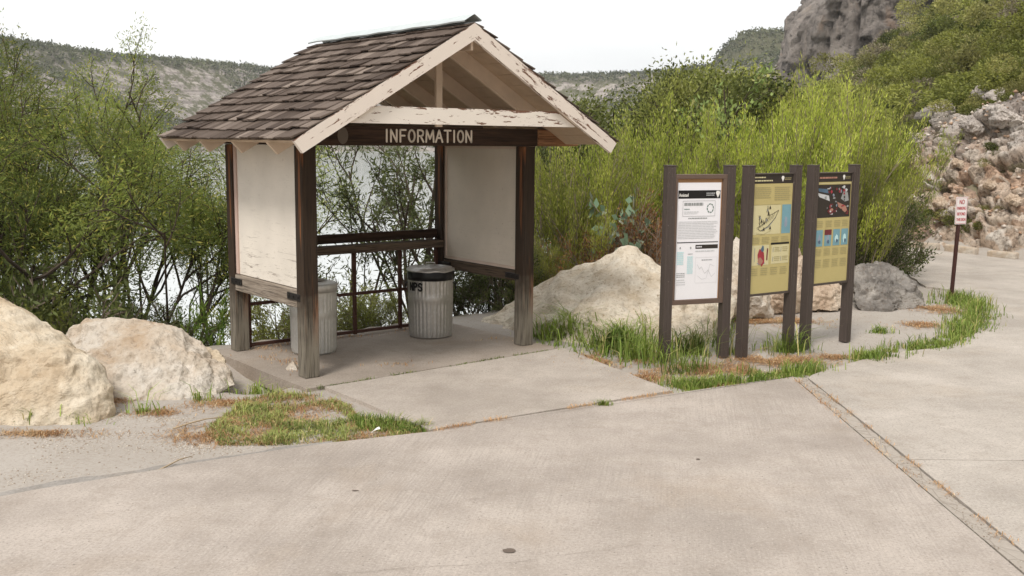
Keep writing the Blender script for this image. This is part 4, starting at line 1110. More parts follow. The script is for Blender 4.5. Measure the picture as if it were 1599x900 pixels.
rock('boulder', 'huge cream limestone boulder cut off by the left edge of the photo', pt([(-190, 430, 8.3), (-60, 450, 8.3), (-2, 480, 8.3), (30, 492, 8.2), (115, 548, 8.1), (-120, 540, 7.6), (0, 540, 7.7), (105, 568, 7.6), (160, 580, 7.75), (170, 645, 7.6), (150, 668, 7.45), (60, 680, 7.35), (-60, 695, 7.2), (-190, 700, 7.1), (-190, 520, 9.2), (0, 540, 9.0), (120, 580, 8.6), (-180, 690, 8.8), (60, 650, 8.6)]), M['rock_tan'], 1, 5, .020, .18)
rock('boulder', 'cream and white limestone boulder between the huge boulder and the shelter floor', pt([(82, 540, 9.3), (136, 500, 9.1), (170, 493, 9.15), (225, 500, 9.1), (280, 518, 9.0), (320, 540, 8.9), (350, 570, 8.75), (368, 602, 8.6), (290, 545, 8.6), (180, 560, 8.5), (120, 560, 8.6), (215, 642, 8.05), (270, 640, 8.05), (180, 620, 8.15), (340, 618, 8.35), (110, 600, 8.7), (60, 590, 9.2), (350, 600, 9.5), (200, 560, 9.9), (300, 590, 9.9)]), M['rock_white'], 2, 5, .022, .2)
rock('boulder', 'rounded cream rock against the right side of the white boulder by the shelter floor', pt([(262, 525, 9.1), (300, 532, 9.05), (340, 550, 8.95), (358, 572, 8.8), (366, 600, 8.65), (300, 600, 8.6), (262, 560, 8.75), (300, 580, 9.5), (350, 590, 9.4), (270, 580, 9.4)]), M['rock_tan'], 12, 4, .025, .3)
rock('boulder', 'big pointed cream boulder in the grass between the shelter and the first sign', pt([(755, 500, 11.9), (795, 474, 12.0), (862, 440, 12.1), (910, 430, 12.0), (940, 408, 11.9), (982, 387, 11.8), (1010, 408, 11.7), (1032, 440, 11.6), (960, 470, 10.9), (905, 500, 10.8), (1035, 500, 11.0), (820, 530, 11.1), (900, 558, 10.5), (1030, 570, 10.4), (1120, 560, 10.7), (1150, 470, 11.6), (1100, 460, 11.4), (752, 530, 11.6), (900, 470, 13), (1040, 460, 12.8), (1120, 500, 12.6), (800, 520, 12.8)]), M['rock_pitted'], 3, 5, .020, .14)
rock('boulder', 'tall white boulder seen between the first and second signs', pt([(1128, 400, 12.4), (1150, 372, 12.5), (1172, 380, 12.6), (1192, 440, 12.5), (1205, 495, 12.2), (1130, 500, 11.9), (1110, 470, 12.1), (1160, 440, 11.9), (1150, 500, 13.2), (1200, 480, 13.2), (1140, 440, 13.2)]), M['rock_white'], 4, 4, .03, .2)
rock('boulder', 'brown-stained boulder seen under the second sign', pt([(1195, 440, 12.9), (1215, 395, 13.1), (1240, 385, 13.2), (1268, 420, 13.1), (1262, 485, 12.7), (1200, 490, 12.5), (1185, 480, 12.6), (1230, 450, 12.4), (1220, 460, 13.8), (1260, 470, 13.8)]), M['rock_brown'], 5, 4, .03, .2)
rock('boulder', 'low rounded tan boulder seen under the third sign', pt([(1246, 450, 13.1), (1268, 436, 13.2), (1300, 436, 13.2), (1322, 452, 13.1), (1320, 480, 12.9), (1290, 485, 12.7), (1250, 484, 12.7), (1285, 455, 12.8), (1260, 470, 13.9), (1315, 470, 13.9)]), M['rock_brown'], 6, 4, .03, .3)
rock('boulder', 'dark grey weathered boulder right of the third sign', pt([(1330, 435, 13.5), (1342, 416, 13.6), (1368, 411, 13.7), (1396, 420, 13.7), (1425, 446, 13.6), (1445, 476, 13.4), (1436, 488, 13.2), (1380, 489, 12.9), (1346, 486, 12.9), (1336, 460, 13.1), (1370, 440, 13.1), (1400, 455, 13.1), (1350, 460, 14.4), (1430, 475, 14.2)]), M['rock_grey'], 7, 4, .035, .2)
# broken lump and small stones
rock('stone', 'small pale stone lump on the shelter floor beside the front left post', [kw(*q) for q in ((.02, .42, 0), (.1, .35, 0), (.16, .45, 0), (.06, .5, 0), (.09, .42, .085), (.13, .46, .03))], M['rock_white'], 8, 3, .04, .2, cat='stone')
# boulders on the slope above the cut
rb = random.Random(21)
protos = []
for k in range(4):
    pts_ = []
    for _ in range(16):
        v = Vector((rb.gauss(0, 1), rb.gauss(0, 1), rb.gauss(0, .8))).normalized(); pts_.append(Vector((v.x * rb.uniform(.8, 1.1), v.y * .8, v.z * .62 + .5)))
    protos.append((pts_, k))
spots = [(1480, 192, 'large pale boulder above the rock cut, beside the road bend shrubs'), (1522, 215, 'rounded pink-grey boulder above the no parking sign'), (1570, 205, 'slanted grey boulder near the right photo edge'), (1455, 200, 'dark grey boulder at the left end of the slope rocks'), (1595, 240, 'grey boulder cut off by the right photo edge'), (1500, 270, 'small pale block in the face of the rock cut'), (1545, 305, 'pale block low in the rock cut right of the sign'), (1560, 170, 'white boulder under the slope shrubs'), (1430, 275, 'small tan block at the left end of the rock cut'), (1585, 330, 'reddish block low at the right photo edge'), (1535, 165, 'small grey boulder among the slope shrubs'), (1470, 330, 'pale block near the foot of the rock cut')]
def hit(px, py, r0=15, r1=140):
    d = ray(px, py).normalized(); rs = np.linspace(r0, r1, 1500)
    zz = H + d.z * rs; g = height(d.x * rs, d.y * rs); k = np.argmax(zz < g)
    return Vector((d.x * rs[k], d.y * rs[k], g[k])) if (zz < g).any() else None
for k, (px, py, lb) in enumerate(spots):
    h_ = hit(px, py)
    if h_ is None: continue
    pp, sd_ = protos[k % 4]; s_ = rb.uniform(.30, .46) if py < 240 else rb.uniform(.16, .26); h_ = h_ + Vector((-.25, -.45, .12)); rz_ = rb.uniform(0, 6)
    mt = M['rock_hill'] if py < 260 else M['rock_brown']
    rock('boulder', lb, [Matrix.Rotation(rz_, 3, 'Z') @ (q * s_) + h_ + Vector((0, 0, -.18 * s_)) for q in pp], mt, 30 + k, 4, .06, .08)

# ------------------------------------------------------------------ vegetation
def leaf_cards(C, D, Lg, Wd, rng, tilt=.5):
    """C centres, D growth directions; returns V,F of rhombic leaves"""
    n = len(C)
    D = D + rng.normal(0, tilt, (n, 3)); D /= np.linalg.norm(D, axis=1)[:, None] + 1e-9
    Rn = rng.normal(0, 1, (n, 3)); S_ = np.cross(D, Rn); S_ /= np.linalg.norm(S_, axis=1)[:, None] + 1e-9
    l = Lg * rng.uniform(.6, 1.25, n)[:, None]; w2 = Wd * rng.uniform(.7, 1.2, n)[:, None] / 2
    V_ = np.stack([C, C + D * l * .45 + S_ * w2, C + D * l, C + D * l * .45 - S_ * w2], 1).reshape(-1, 3)
    return V_, np.arange(4 * n).reshape(-1, 4)

def grow(rng, p_, d, Lg, r_, lvl, cfg, out_, twigs):
    n = 5; pts = [p_]; seg = Lg / n
    for k in range(n):
        d = d + Vector(rng.normal(0, cfg['wob'], 3)) + Vector((0, 0, cfg['up'][lvl])); d.normalize(); p_ = p_ + d * seg; pts.append(p_)
    out_.append((pts, r_, r_ * .45))
    if lvl == len(cfg['n']): twigs.append(pts); return
    for k in range(cfg['n'][lvl]):
        t_ = rng.uniform(cfg['start'][lvl], 1.0) * n; i_ = min(int(t_), n - 1); q = pts[i_].lerp(pts[i_ + 1], t_ - i_)
        dd = (pts[i_ + 1] - pts[i_]).normalized(); ax = dd.orthogonal().normalized(); ax.rotate(Matrix.Rotation(rng.uniform(0, 6.283), 3, dd))
        nd = dd.copy(); nd.rotate(Matrix.Rotation(R(cfg['ang'][lvl] * rng.uniform(.6, 1.3)), 3, ax))
        grow(rng, q, nd, Lg * cfg['ratio'][lvl] * rng.uniform(.7, 1.15) * (1.25 - .5 * t_ / n), r_ * .5, lvl + 1, cfg, out_, twigs)

def plant_meshes(name, seed, cfg):
    rng = np.random.default_rng(seed); out_, tw = [], []
    for k in range(cfg['stems']):
        a_ = 2 * math.pi * (k + rng.uniform(0, .8)) / cfg['stems']; s_ = R(rng.uniform(*cfg['spread']))
        d = Vector((math.sin(s_) * math.cos(a_), math.sin(s_) * math.sin(a_), math.cos(s_)))
        grow(rng, Vector((rng.normal(0, cfg.get('foot', .06)), rng.normal(0, cfg.get('foot', .06)), -.1)), d, cfg['L'] * rng.uniform(.75, 1.1), cfg['r'] * rng.uniform(.6, 1), 0, cfg, out_, tw)
    mb = MB()
    for pts, ra, rb_ in out_:
        if ra < cfg.get('rmin', .0): continue
        mb.tube(pts, [max(ra + (rb_ - ra) * k / (len(pts) - 1), cfg.get('tmin', .003)) for k in range(len(pts))], 5 if ra > .01 else 3, cap=False)
    tm = mb.mesh(name + '_wood')
    C = []; D = []
    nl = cfg['leaves']
    for pts in tw:
        A_ = np.array([q[:] for q in pts]); t_ = rng.uniform(cfg.get('lstart', .1), 1, nl) * (len(pts) - 1); i_ = np.minimum(t_.astype(int), len(pts) - 2); f_ = (t_ - i_)[:, None]
        C.append(A_[i_] * (1 - f_) + A_[i_ + 1] * f_ + rng.normal(0, cfg['jit'], (nl, 3))); D.append(A_[i_ + 1] - A_[i_])
    C = np.concatenate(C); D = np.concatenate(D); D /= np.linalg.norm(D, axis=1)[:, None]
    D = D + np.array([0, 0, cfg.get('droop', 0)])
    V_, F_ = leaf_cards(C, D, cfg['ll'], cfg['lw'], rng, cfg.get('tilt', .5))
    lm_ = npmesh(name + '_leaves', V_, F_); lm_['hgt'] = float(np.percentile(V_[:, 2], 97)); return tm, lm_

def make_plant(name, label, cat, seed, cfg, wood, leaf, group=None, cname='crown', tname='trunk'):
    tm, lm = plant_meshes(name, seed, cfg)
    t = thing(name, label, cat, group=group)
    link(tname, tm, t, [wood]); link(cname, lm, t, [leaf]); return t

FEATH = dict(stems=8, spread=(3, 36), L=2.7, r=.027, n=[7, 7], ratio=[.46, .42], ang=[32, 38], start=[.52, .35], up=[.02, .05, -.03], wob=.12, leaves=165, ll=.040, lw=.0085, jit=.060, droop=-.35, tilt=.6, lstart=.3)
WILL = dict(stems=5, spread=(4, 34), L=2.6, r=.03, n=[5, 5], ratio=[.40, .42], ang=[34, 38], start=[.35, .25], up=[.03, .03, -.03], wob=.10, leaves=34, ll=.085, lw=.017, jit=.05, droop=-.2, tilt=.5)
BROOM = dict(stems=44, spread=(2, 50), L=1.35, r=.014, n=[8], ratio=[.46], ang=[20], start=[.30], up=[.06, .20], wob=.07, leaves=130, ll=.045, lw=.0085, jit=.028, droop=.5, tilt=.38, foot=.22, tmin=.002, lstart=.05)
MESQ = dict(stems=6, spread=(8, 42), L=2.0, r=.055, n=[7, 7], ratio=[.55, .42], ang=[55, 45], start=[.40, .2], up=[.03, .0, .02], wob=.13, leaves=150, ll=.055, lw=.024, jit=.10, droop=.0, tilt=.7)
BARE = dict(stems=3, spread=(8, 40), L=3.2, r=.028, n=[5, 4], ratio=[.30, .5], ang=[38, 40], start=[.35, .2], up=[.01, .03, -.02], wob=.07, leaves=12, ll=.05, lw=.014, jit=.05, droop=-.2, tilt=.5)
LOW = dict(stems=16, spread=(5, 70), L=.8, r=.012, n=[6, 4], ratio=[.5, .5], ang=[35, 40], start=[.2, .2], up=[.04, .04, .02], wob=.12, leaves=26, ll=.042, lw=.012, jit=.03, droop=.1, tilt=.6)

def place(t, px, Y, s=1.0, rz=0, sz=None, z=None, label=None, group=None):
    q = at(px, 300, Y); t.location = (q.x, q.y, hz(q.x, q.y) if z is None else z); t.rotation_euler = (0, 0, rz); t.scale = (s, s, sz or s)
    if label: t['label'] = label
    if group: t['group'] = group
    return t

fa = make_plant('feathery_tree', '', 'tree', 1, FEATH, M['bark'], M['lf_willow'])
fb_ = make_plant('feathery_tree', '', 'tree', 2, dict(FEATH, stems=7, spread=(3, 27), L=2.9), M['bark'], M['lf_willow'])
wa = make_plant('willow_shrub', '', 'tree', 3, WILL, M['bark'], M['lf_dark'])
wb = make_plant('willow_shrub', '', 'tree', 4, dict(WILL, stems=7), M['bark'], M['lf_dark'])
ba = make_plant('bare_tree', '', 'tree', 5, BARE, M['bark'], M['lf_dark'])
br1 = make_plant('broom_bush', '', 'bush', 6, BROOM, M['bark_lt'], M['lf_broom'], cname='foliage', tname='stems')
br2 = make_plant('broom_bush', '', 'bush', 7, dict(BROOM, stems=50), M['bark_lt'], M['lf_broom2'], cname='foliage', tname='stems')
me1 = make_plant('mesquite_tree', '', 'tree', 8, MESQ, M['bark'], M['lf_mesq'])
me2 = make_plant('mesquite_tree', '', 'tree', 9, dict(MESQ, spread=(5, 30)), M['bark'], M['lf_olive'])
lo1 = make_plant('low_shrub', '', 'shrub', 10, LOW, M['bark_lt'], M['lf_olive'], cname='foliage', tname='stems')
lo2 = make_plant('low_shrub', '', 'shrub', 11, LOW, M['bark_lt'], M['lf_dark'], cname='foliage', tname='stems')
lo3 = make_plant('dry_shrub', '', 'shrub', 12, dict(LOW, leaves=12), M['bark_lt'], M['lf_red'], cname='foliage', tname='stems')
def ptop(t, px, Y, ytop, rz=0, wide=1.0, **k_):
    zt_ = at(px, ytop, Y).z; hh = max(c.data['hgt'] for c in t.children if 'hgt' in c.data); q = at(px, 300, Y); z_ = k_.pop('z', None)
    zb_ = hz(q.x, q.y) if z_ is None else z_; s_ = (zt_ - zb_) / hh
    return place(t, px, Y, s_ * wide, rz, sz=s_, z=zb_, **k_)
used = set()
def itop(src, *a_, **k_):
    if src.name not in used: used.add(src.name); return ptop(src, *a_, **k_)
    return ptop(copy_tree(src), *a_, **k_)
def inst(src, *a_, **k_):
    if src.name not in used: used.add(src.name); return place(src, *a_, **k_)
    return place(copy_tree(src), *a_, **k_)
GL = 'feathery green trees on the left lake bank'
itop(fa, 190, 13.4, 158, 0, .88, label='feathery tree right behind the white boulder, nearest the shelter roof', group=GL)
itop(fb_, 5, 13.2, 118, 1.0, label='feathery tree behind the huge boulder at the left photo edge', group=GL)
itop(fb_, 80, 14.6, 130, 2.6, label='feathery tree fanning out behind the gap between the left boulders', group=GL)
itop(fa, -130, 13.0, 90, 5.2, label='feathery tree cut off by the left photo edge', group=GL)
inst(ba, 268, 12.4, 1.0, 2.4, label='thin nearly bare tree leaning towards the left side of the shelter')
GW = 'willow shrubs behind the shelter'
inst(wa, 545, 14.2, 1.18, .3, label='dark willow shrub behind the shelter, seen right of the front left post', group=GW)
inst(wb, 660, 14.4, 1.2, 2.2, label='dark willow shrub behind the shelter, seen above the lidded can', group=GW)
inst(wb, 775, 15.0, 1.2, 4.2, label='dark willow shrub hidden behind the right side panel of the shelter', group=GW)
inst(wa, 855, 17.0, 1.0, 1.2, label='pale willow shrub seen just right of the front right post', group=GW)
GLo = 'low bushes along the bank'
for k, (px, Y, yt, wd_, lb) in enumerate([(520, 12.4, 470, 1, 'low leafy shrub seen through the railing behind the pale can'), (590, 12.6, 460, 1, 'low leafy shrub seen through the railing left of the lidded can'), (420, 11.7, 465, 1, 'low leafy shrub seen under the left side rail of the shelter'), (735, 13.2, 400, 1, 'low dark shrub right of the lidded can, under the right side panel'), (790, 13.0, 395, 1, 'low dark shrub left of the front right post'), (190, 11.2, 480, .8, 'low dark shrub right behind the white boulder'), (20, 10.9, 470, 1, 'low dark shrub right behind the huge boulder'), (285, 11.0, 505, .7, 'low shrub behind the rounded rock by the shelter'), (-60, 11.0, 430, 1, 'low shrub at the left photo edge behind the huge boulder')]):
    itop(lo1 if k in (0, 1, 2, 6) else lo2, px, Y, yt, k * 1.3, wd_, label=lb, group=GLo)
GB = 'yellow-green broom bushes behind the signs'
BR = [(br1, 893, 13.6, 255, 'broom bush just right of the shelter, left of the pointed boulder'), (br1, 955, 14.0, 272, 'broom bush behind the pointed boulder'), (br2, 1050, 14.4, 208, 'tall broom bush behind the first sign'), (br2, 1165, 14.8, 275, 'broom bush behind the gap between the first and second signs'),
      (br2, 1215, 15.2, 215, 'tall broom bush behind the second sign'), (br2, 1272, 15.6, 182, 'tallest broom bush behind the third sign'), (br1, 1312, 14.9, 250, 'broom bush over the dark grey boulder'), (br2, 1325, 16.6, 195, 'broom bush at the right end of the row, beside the road bend'), (br1, 1270, 18.0, 165, 'broom bush standing farther back between the second and third signs'), (br1, 850, 13.0, 390, 'small broom bush at the foot of the front right post')]
for k, (src, px, Y, yt, lb) in enumerate(BR): itop(src, px, Y, yt, k * 1.7, .70 if px > 1300 else (.84 if yt < 210 else .92), label=lb, group=GB)
GM = 'trees behind the broom bushes'
itop(me1, 985, 18.0, 140, 3.4, 1.1, z=-.3, label='dark spreading mesquite tree right of the roof edge', group=GM)
itop(me1, 1045, 20.0, 140, 2.5, 1.1, z=-.2, label='dark mesquite tree just right of the spreading one', group=GM)
itop(me2, 1120, 20.0, 138, 1.2, 1.05, z=-.1, label='olive tree rising behind the first sign', group=GM)
itop(me2, 1205, 21.0, 150, 3.1, .8, z=0, label='olive tree below the foot of the cliff', group=GM)
itop(me2, 1285, 23.0, 150, 5.0, .8, z=0, label='olive tree behind the third sign', group=GM)
itop(me2, 1065, 17.5, 150, 4.6, .7, z=0, label='small olive tree between the mesquite and the olive tree', group=GM)
itop(me1, 1350, 24.0, 175, .9, .7, z=0, label='mesquite tree behind the right end of the broom row', group=GM)
itop(lo2, 1370, 15.6, 318, 1.1, .8, z=0, label='dark green shrub at the foot of the right end of the broom row')
itop(lo2, 1352, 14.9, 350, 2.1, .8, z=0, label='dark low shrub behind the dark grey boulder')
GLO = dict(stems=3, spread=(3, 16), L=2.3, r=.03, n=[6, 4], ratio=[.36, .5], ang=[42, 40], start=[.35, .3], up=[.03, .03, .0], wob=.08, leaves=26, ll=.085, lw=.042, jit=.05, droop=-.1, tilt=.8)
gt = make_plant('broad_leaved_tree', 'slender tree with pale broad leaves rising behind the gap right of the first sign', 'tree', 13, GLO, M['bark'], M['lf_glossy'])
ptop(gt, 1165, 15.6, 132, .3, .8)
SAP = dict(stems=2, spread=(2, 14), L=1.0, r=.008, n=[5], ratio=[.3], ang=[45], start=[.3], up=[.02, .05], wob=.06, leaves=9, ll=.09, lw=.065, jit=.02, droop=0, tilt=.9)
st_ = make_plant('sapling', 'blue-green sapling with round leaves in front of the broom bush, left of the first sign', 'sapling', 14, SAP, M['bark_lt'], M['lf_blue'])
place(st_, 975, 12.6, 1.25, 0, sz=1.55)
place(lo3, 1005, 12.8, 1.1, 0, sz=1.5, label='rust brown dry shrub between the pointed boulder and the first sign')
d2 = copy_tree(lo3); place(d2, 930, 12.9, .8, 2, sz=1.1, label='rust brown dry shrub low behind the left half of the pointed boulder')
used.add(lo3.name)
# leafy weeds left of the shelter
WEED = dict(stems=3, spread=(1, 14), L=.95, r=.008, n=[0], ratio=[1], ang=[0], start=[0], up=[.06, 0], wob=.03, leaves=75, ll=.10, lw=.020, jit=.006, droop=.35, tilt=.75, lstart=.15)
def weed_cfg(**k): d = dict(WEED, n=[]); d['up'] = [.06]; d.update(k); return d
wd_ = make_plant('leafy_weed', '', 'weed', 15, weed_cfg(), M['lf_weed'], M['lf_weed'], cname='foliage', tname='stems')
GWd = 'tall leafy weeds beside the shelter'
inst(wd_, 342, 10.6, 1.0, 0, z=-.35, label='tallest leafy weed beside the back left post of the shelter', group=GWd)
inst(wd_, 306, 10.5, .62, 1, z=-.12, label='short leafy weed behind the rounded rock', group=GWd)
inst(wd_, 325, 11.2, .8, 2, z=-.45, label='leafy weed just behind the tallest one', group=GWd)
inst(wd_, 275, 10.6, .5, 3, z=-.05, label='small leafy weed behind the white boulder', group=GWd)
kq = copy_tree(wd_); kq.name = 'leafy_weed'; place(kq, 1420, 14.4, .42, 1, label='small leafy weed at the right end of the dark grey boulder'); kq['group'] = GWd
# slope shrubs: one crown mesh per variety
def shrub_mesh(name, seed, lf, n=6500):
    rng = np.random.default_rng(seed); C = []; D = []
    nb = 13
    for k in range(nb):
        c = np.array([rng.normal(0, .42), rng.normal(0, .42), rng.uniform(.25, .85)]); r_ = rng.uniform(.22, .42)
        v = rng.normal(0, 1, (n // nb, 3)); v /= np.linalg.norm(v, axis=1)[:, None]; rad_ = r_ * rng.uniform(.55, 1.08, len(v))[:, None]
        C.append(c + v * rad_ * [1, 1, .85]); D.append(v + [0, 0, .5])
    C = np.concatenate(C); D = np.concatenate(D); k = C[:, 2] > -.1
    V_, F_ = leaf_cards(C[k], D[k], .085, .04, rng, .7); me_ = npmesh(name, V_, F_); me_.materials.append(lf); return me_
sh = [shrub_mesh('hill_shrub', 40 + k, M[m_]) for k, m_ in enumerate(('lf_sh1', 'lf_sh2', 'lf_sh1', 'lf_sh3', 'lf_mesq'))]
names = ['green', 'olive', 'green', 'dry greyish', 'dark green']
rs = random.Random(77); cnt = 0
pos = []
def shrub_at(x, y, s_, k, zone):
    z = hz(x, y); o = bpy.data.objects.new('hill_shrub', sh[k]); COL.objects.link(o); o.location = (x, y, z - .12 * s_); o.rotation_euler = (0, 0, rs.uniform(0, 6.28)); o.scale = (s_ * rs.uniform(.9, 1.3), s_ * rs.uniform(.9, 1.3), s_ * rs.uniform(.75, 1.15))
    tag(o, '%s rounded shrub %s' % (names[k], zone), 'shrub', '%s shrubs %s' % (names[k], zone))
tries = 0
while cnt < 285 and tries < 60000:
    tries += 1
    a_ = R(rs.uniform(12.5, 28)); r_ = 23.5 * (118 / 23.5) ** rs.random()
    x, y = r_ * math.sin(a_), r_ * math.cos(a_)
    c = -float(sdist(np.array([x]), np.array([y]), CUT)[0]); b = float(sdist(np.array([x]), np.array([y]), BANK)[0])
    if c < 2.6 or b > -.5: continue
    s_ = rs.uniform(.6, 1.15) * (.75 + r_ / 60)
    if c < 4: 
        if rs.random() < .55: continue
        s_ *= .6
    if any((x - q[0]) ** 2 + (y - q[1]) ** 2 < (.62 * (s_ + q[2])) ** 2 for q in pos): continue
    pos.append((x, y, s_)); cnt += 1
    k = rs.choices(range(5), [4, 3, 3, 3, 3])[0]
    shrub_at(x, y, s_, k, 'just above the rock cut' if c < 6 else ('on the middle of the right hillside' if r_ < 55 else 'high on the right hillside below the cliff'))
for (px, py, s_, k, lb) in ((1460, 268, .45, 3, 'dry grey shrub clinging to the rock cut left of the sign'), (1565, 245, .45, 4, 'small dark bush on top of the rock cut at the right'), (1440, 345, .6, 1, 'olive shrub at the foot of the rock cut by the road bend'), (1515, 365, .4, 2, 'small green shrub at the cut foot behind the no parking sign'), (1475, 232, .35, 3, 'small dry shrub under the large pale boulder'), (1590, 335, .25, 2, 'tiny green bush in the cut at the right photo edge'), (1445, 300, .5, 1, 'olive shrub halfway up the left end of the rock cut'), (1430, 240, .6, 2, 'green shrub at the top left corner of the rock cut'), (1500, 232, .4, 3, 'dry shrub between the two large pale boulders'), (1545, 268, .3, 1, 'small olive bush in the upper face of the rock cut'), (1425, 355, .5, 4, 'dark shrub low at the left end of the rock cut'), (1535, 345, .28, 1, 'small olive bush low in the cut right of the sign plate'), (1590, 275, .3, 3, 'small dry bush high in the cut at the right photo edge'), (1480, 300, .28, 3, 'tiny dry bush in the face of the cut above the sign')):
    h_ = hit(px, py)
    if h_: 
        shrub_at(h_.x, h_.y, s_, k, ''); o = COL.objects[-1]; o['label'] = lb; del o['group']
# far vegetation on the canyon rims: uncountable
rng = np.random.default_rng(5)
N = 60000; aa_ = np.radians(rng.uniform(-33, 16, N)); rr2 = rng.uniform(190, 640, N); xx, yy = rr2 * np.sin(aa_), rr2 * np.cos(aa_); zz = height(xx, yy)
f_ = sdist(xx, yy, FOOT); cl_ = fbm(np.stack([xx, yy, zz * 0], 1) * .05, 3, 9)
k = (zz > -2) & (((zz > 33) & (f_ < 95)) | (cl_ > .02)) & (f_ < 120)
xx, yy, zz = xx[k], yy[k], zz[k]; n_ = len(xx)
C = []; D = []
for q in range(7):
    sz = rng.uniform(.5, 1.3, n_); C.append(np.stack([xx + rng.normal(0, .8, n_), yy + rng.normal(0, .8, n_), zz + rng.uniform(-.1, 1.5, n_) * sz], 1)); D.append(rng.normal(0, 1, (n_, 3)))
V_, F_ = leaf_cards(np.concatenate(C), np.concatenate(D), 1.25, .8, rng, .5)
tag(link('far_brush', npmesh('far_brush', V_, F_), None, [leaf_mat('leaf_far_brush', (.045, .055, .026), (.09, .10, .045), (.14, .14, .07), .15, .03)]), 'dark brush dotted over the far canyon walls and rims', 'brush', kind='stuff')
# ledge plants on the cliff
# ------------------------------------------------------------------ grass, straw, gravel
def blades(name, P_, h0, h1, wd, bend, mat, seed, label, cat='grass', flat=False):
    rng = np.random.default_rng(seed); n = len(P_); P_ = np.asarray(P_)
    a = rng.uniform(0, 2 * np.pi, n); cl_ = np.clip(.5 + fbm(P_ * [6, 6, 0], 2, seed + 50), 0, 1); h = h0 + (h1 - h0) * rng.uniform(0, 1, n) ** 1.8 * (.35 + cl_ * 1.1); w_2 = wd * rng.uniform(.6, 1.3, n) / 2
    dx, dy = np.cos(a), np.sin(a); sx, sy_ = -dy, dx; b = bend * rng.uniform(.3, 1.4, n) * h
    if flat: b = h; hz_ = rng.uniform(.004, .03, n)
    def row(t_, hh, bb, k): return [np.stack([P_[:, 0] + dx * bb + s_ * sx * w_2 * k, P_[:, 1] + dy * bb + s_ * sy_ * w_2 * k, P_[:, 2] + hh], 1) for s_ in (-1, 1)]
    if flat: rows = row(0, 0.003, 0, 1) + row(0, hz_, b * .5, 1) + row(0, .004, b, .4)
    else: rows = row(0, -.01, 0, 1) + row(0, h * .6, b * .30, .85) + row(0, h * (1 - .25 * bend), b, .12)
    V_ = np.stack(rows, 1).reshape(-1, 3); i_ = np.arange(n)[:, None] * 6
    F_ = np.concatenate([i_ + [0, 1, 3, 2], i_ + [2, 3, 5, 4]])
    return tag(link(name, npmesh(name, V_, F_), None, [mat]), label, cat, kind='stuff')
def strip_pts(pl, n, wd, seed, clump=True, z=None):
    rng = np.random.default_rng(seed); pl = [Vector(q[:2]) for q in pl]; L_ = [(b - a).length for a, b in zip(pl[:-1], pl[1:])]; cum = np.concatenate([[0], np.cumsum(L_)])
    s_ = rng.uniform(0, cum[-1], n * 3); xs = np.interp(s_, cum, [q.x for q in pl]); ys = np.interp(s_, cum, [q.y for q in pl])
    xs = xs + rng.normal(0, wd, len(xs)); ys = ys + rng.normal(0, wd, len(ys))
    m_ = fbm(np.stack([xs, ys, xs * 0], 1) * 5, 2, seed) if clump else np.ones(len(xs)); k = m_ > -.12 if clump else m_ > 0
    xs, ys = xs[k][:n], ys[k][:n]; zz = np.maximum(height(xs, ys), -.03) if z is None else np.full(len(xs), z)
    return np.stack([xs, ys, zz], 1)
def blob_pts(cs, n, seed, thr=-.1, fr=4, z=None, soft=True):
    rng = np.random.default_rng(seed); o_ = []
    for (px, py, rx, ry) in cs:
        c = gp(px, py); k = max(10, int(n * rx * ry / sum(q[2] * q[3] for q in cs))); a = rng.uniform(0, 6.283, k * 2); r_ = np.abs(rng.normal(0, .62, k * 2)) if soft else np.sqrt(rng.uniform(0, 1, k * 2)); x = c.x + rx * r_ * np.cos(a); y = c.y + ry * r_ * np.sin(a)
        m_ = fbm(np.stack([x, y, x * 0], 1) * fr, 3, seed) + rng.normal(0, .12, len(x)) > thr; x, y = x[m_][:k], y[m_][:k]; o_.append(np.stack([x, y, np.maximum(height(x, y), -.15) if z is None else x * 0 + z], 1))
    return np.concatenate(o_)
isl_a = [g2(1050, 605), g2(1075, 600), g2(1120, 598), g2(1180, 590), g2(1235, 580), g2(1290, 573)]
isl_b = [g2(1345, 560), g2(1410, 547), g2(1470, 537), g2(1510, 515), g2(1528, 495), g2(1518, 475), g2(1480, 462)]
blades('grass', np.concatenate([strip_pts(isl_a, 2600, .07, 1, z=-.02), blob_pts([(1085, 598, .22, .16), (1200, 583, .25, .1)], 1600, 2, z=-.02)]), .01, .12, .007, .6, M['grass'], 1, 'short green grass fringe along the road edge in front of the signs')
blades('grass', np.concatenate([strip_pts(isl_b[:4], 2600, .09, 3, z=-.02), strip_pts(isl_b[3:], 2800, .13, 4, z=-.02), blob_pts([(1480, 470, .3, .3)], 500, 5, z=-.02)]), .02, .17, .009, .6, M['grass'], 2, 'green grass fringe along the curved road edge by the no parking sign')
blades('grass', blob_pts([(905, 525, .55, .42), (960, 540, .55, .42), (1005, 555, .35, .35), (870, 528, .32, .28)], 2700, 6, -.12, 5, z=-.03), .05, .40, .012, .98, M['grass'], 3, 'long green grass growing at the foot of the pointed boulder')
blades('grass', blob_pts([(1090, 545, .42, .32), (1110, 520, .3, .35), (1060, 575, .3, .2)], 1500, 7, -.05, 6, z=-.03), .05, .42, .010, .95, M['grass'], 4, 'long green grass between the posts of the first sign')
blades('grass', blob_pts([(1230, 545, .22, .16)], 330, 8, -.3, 6, z=-.03), .06, .38, .009, .95, M['grass'], 5, 'grass tuft around the right post of the second sign')
blades('grass', blob_pts([(1375, 516, .14, .08)], 160, 9, -.5, 6, z=-.03), .04, .10, .008, .8, M['grass'], 6, 'tiny grass tuft on the pale ground right of the third sign')
blades('grass', blob_pts([(942, 633, .07, .025)], 160, 10, -.9, 6, z=.0), .02, .06, .005, .8, M['grass'], 7, 'tiny grass tuft in the joint between walkway and road')
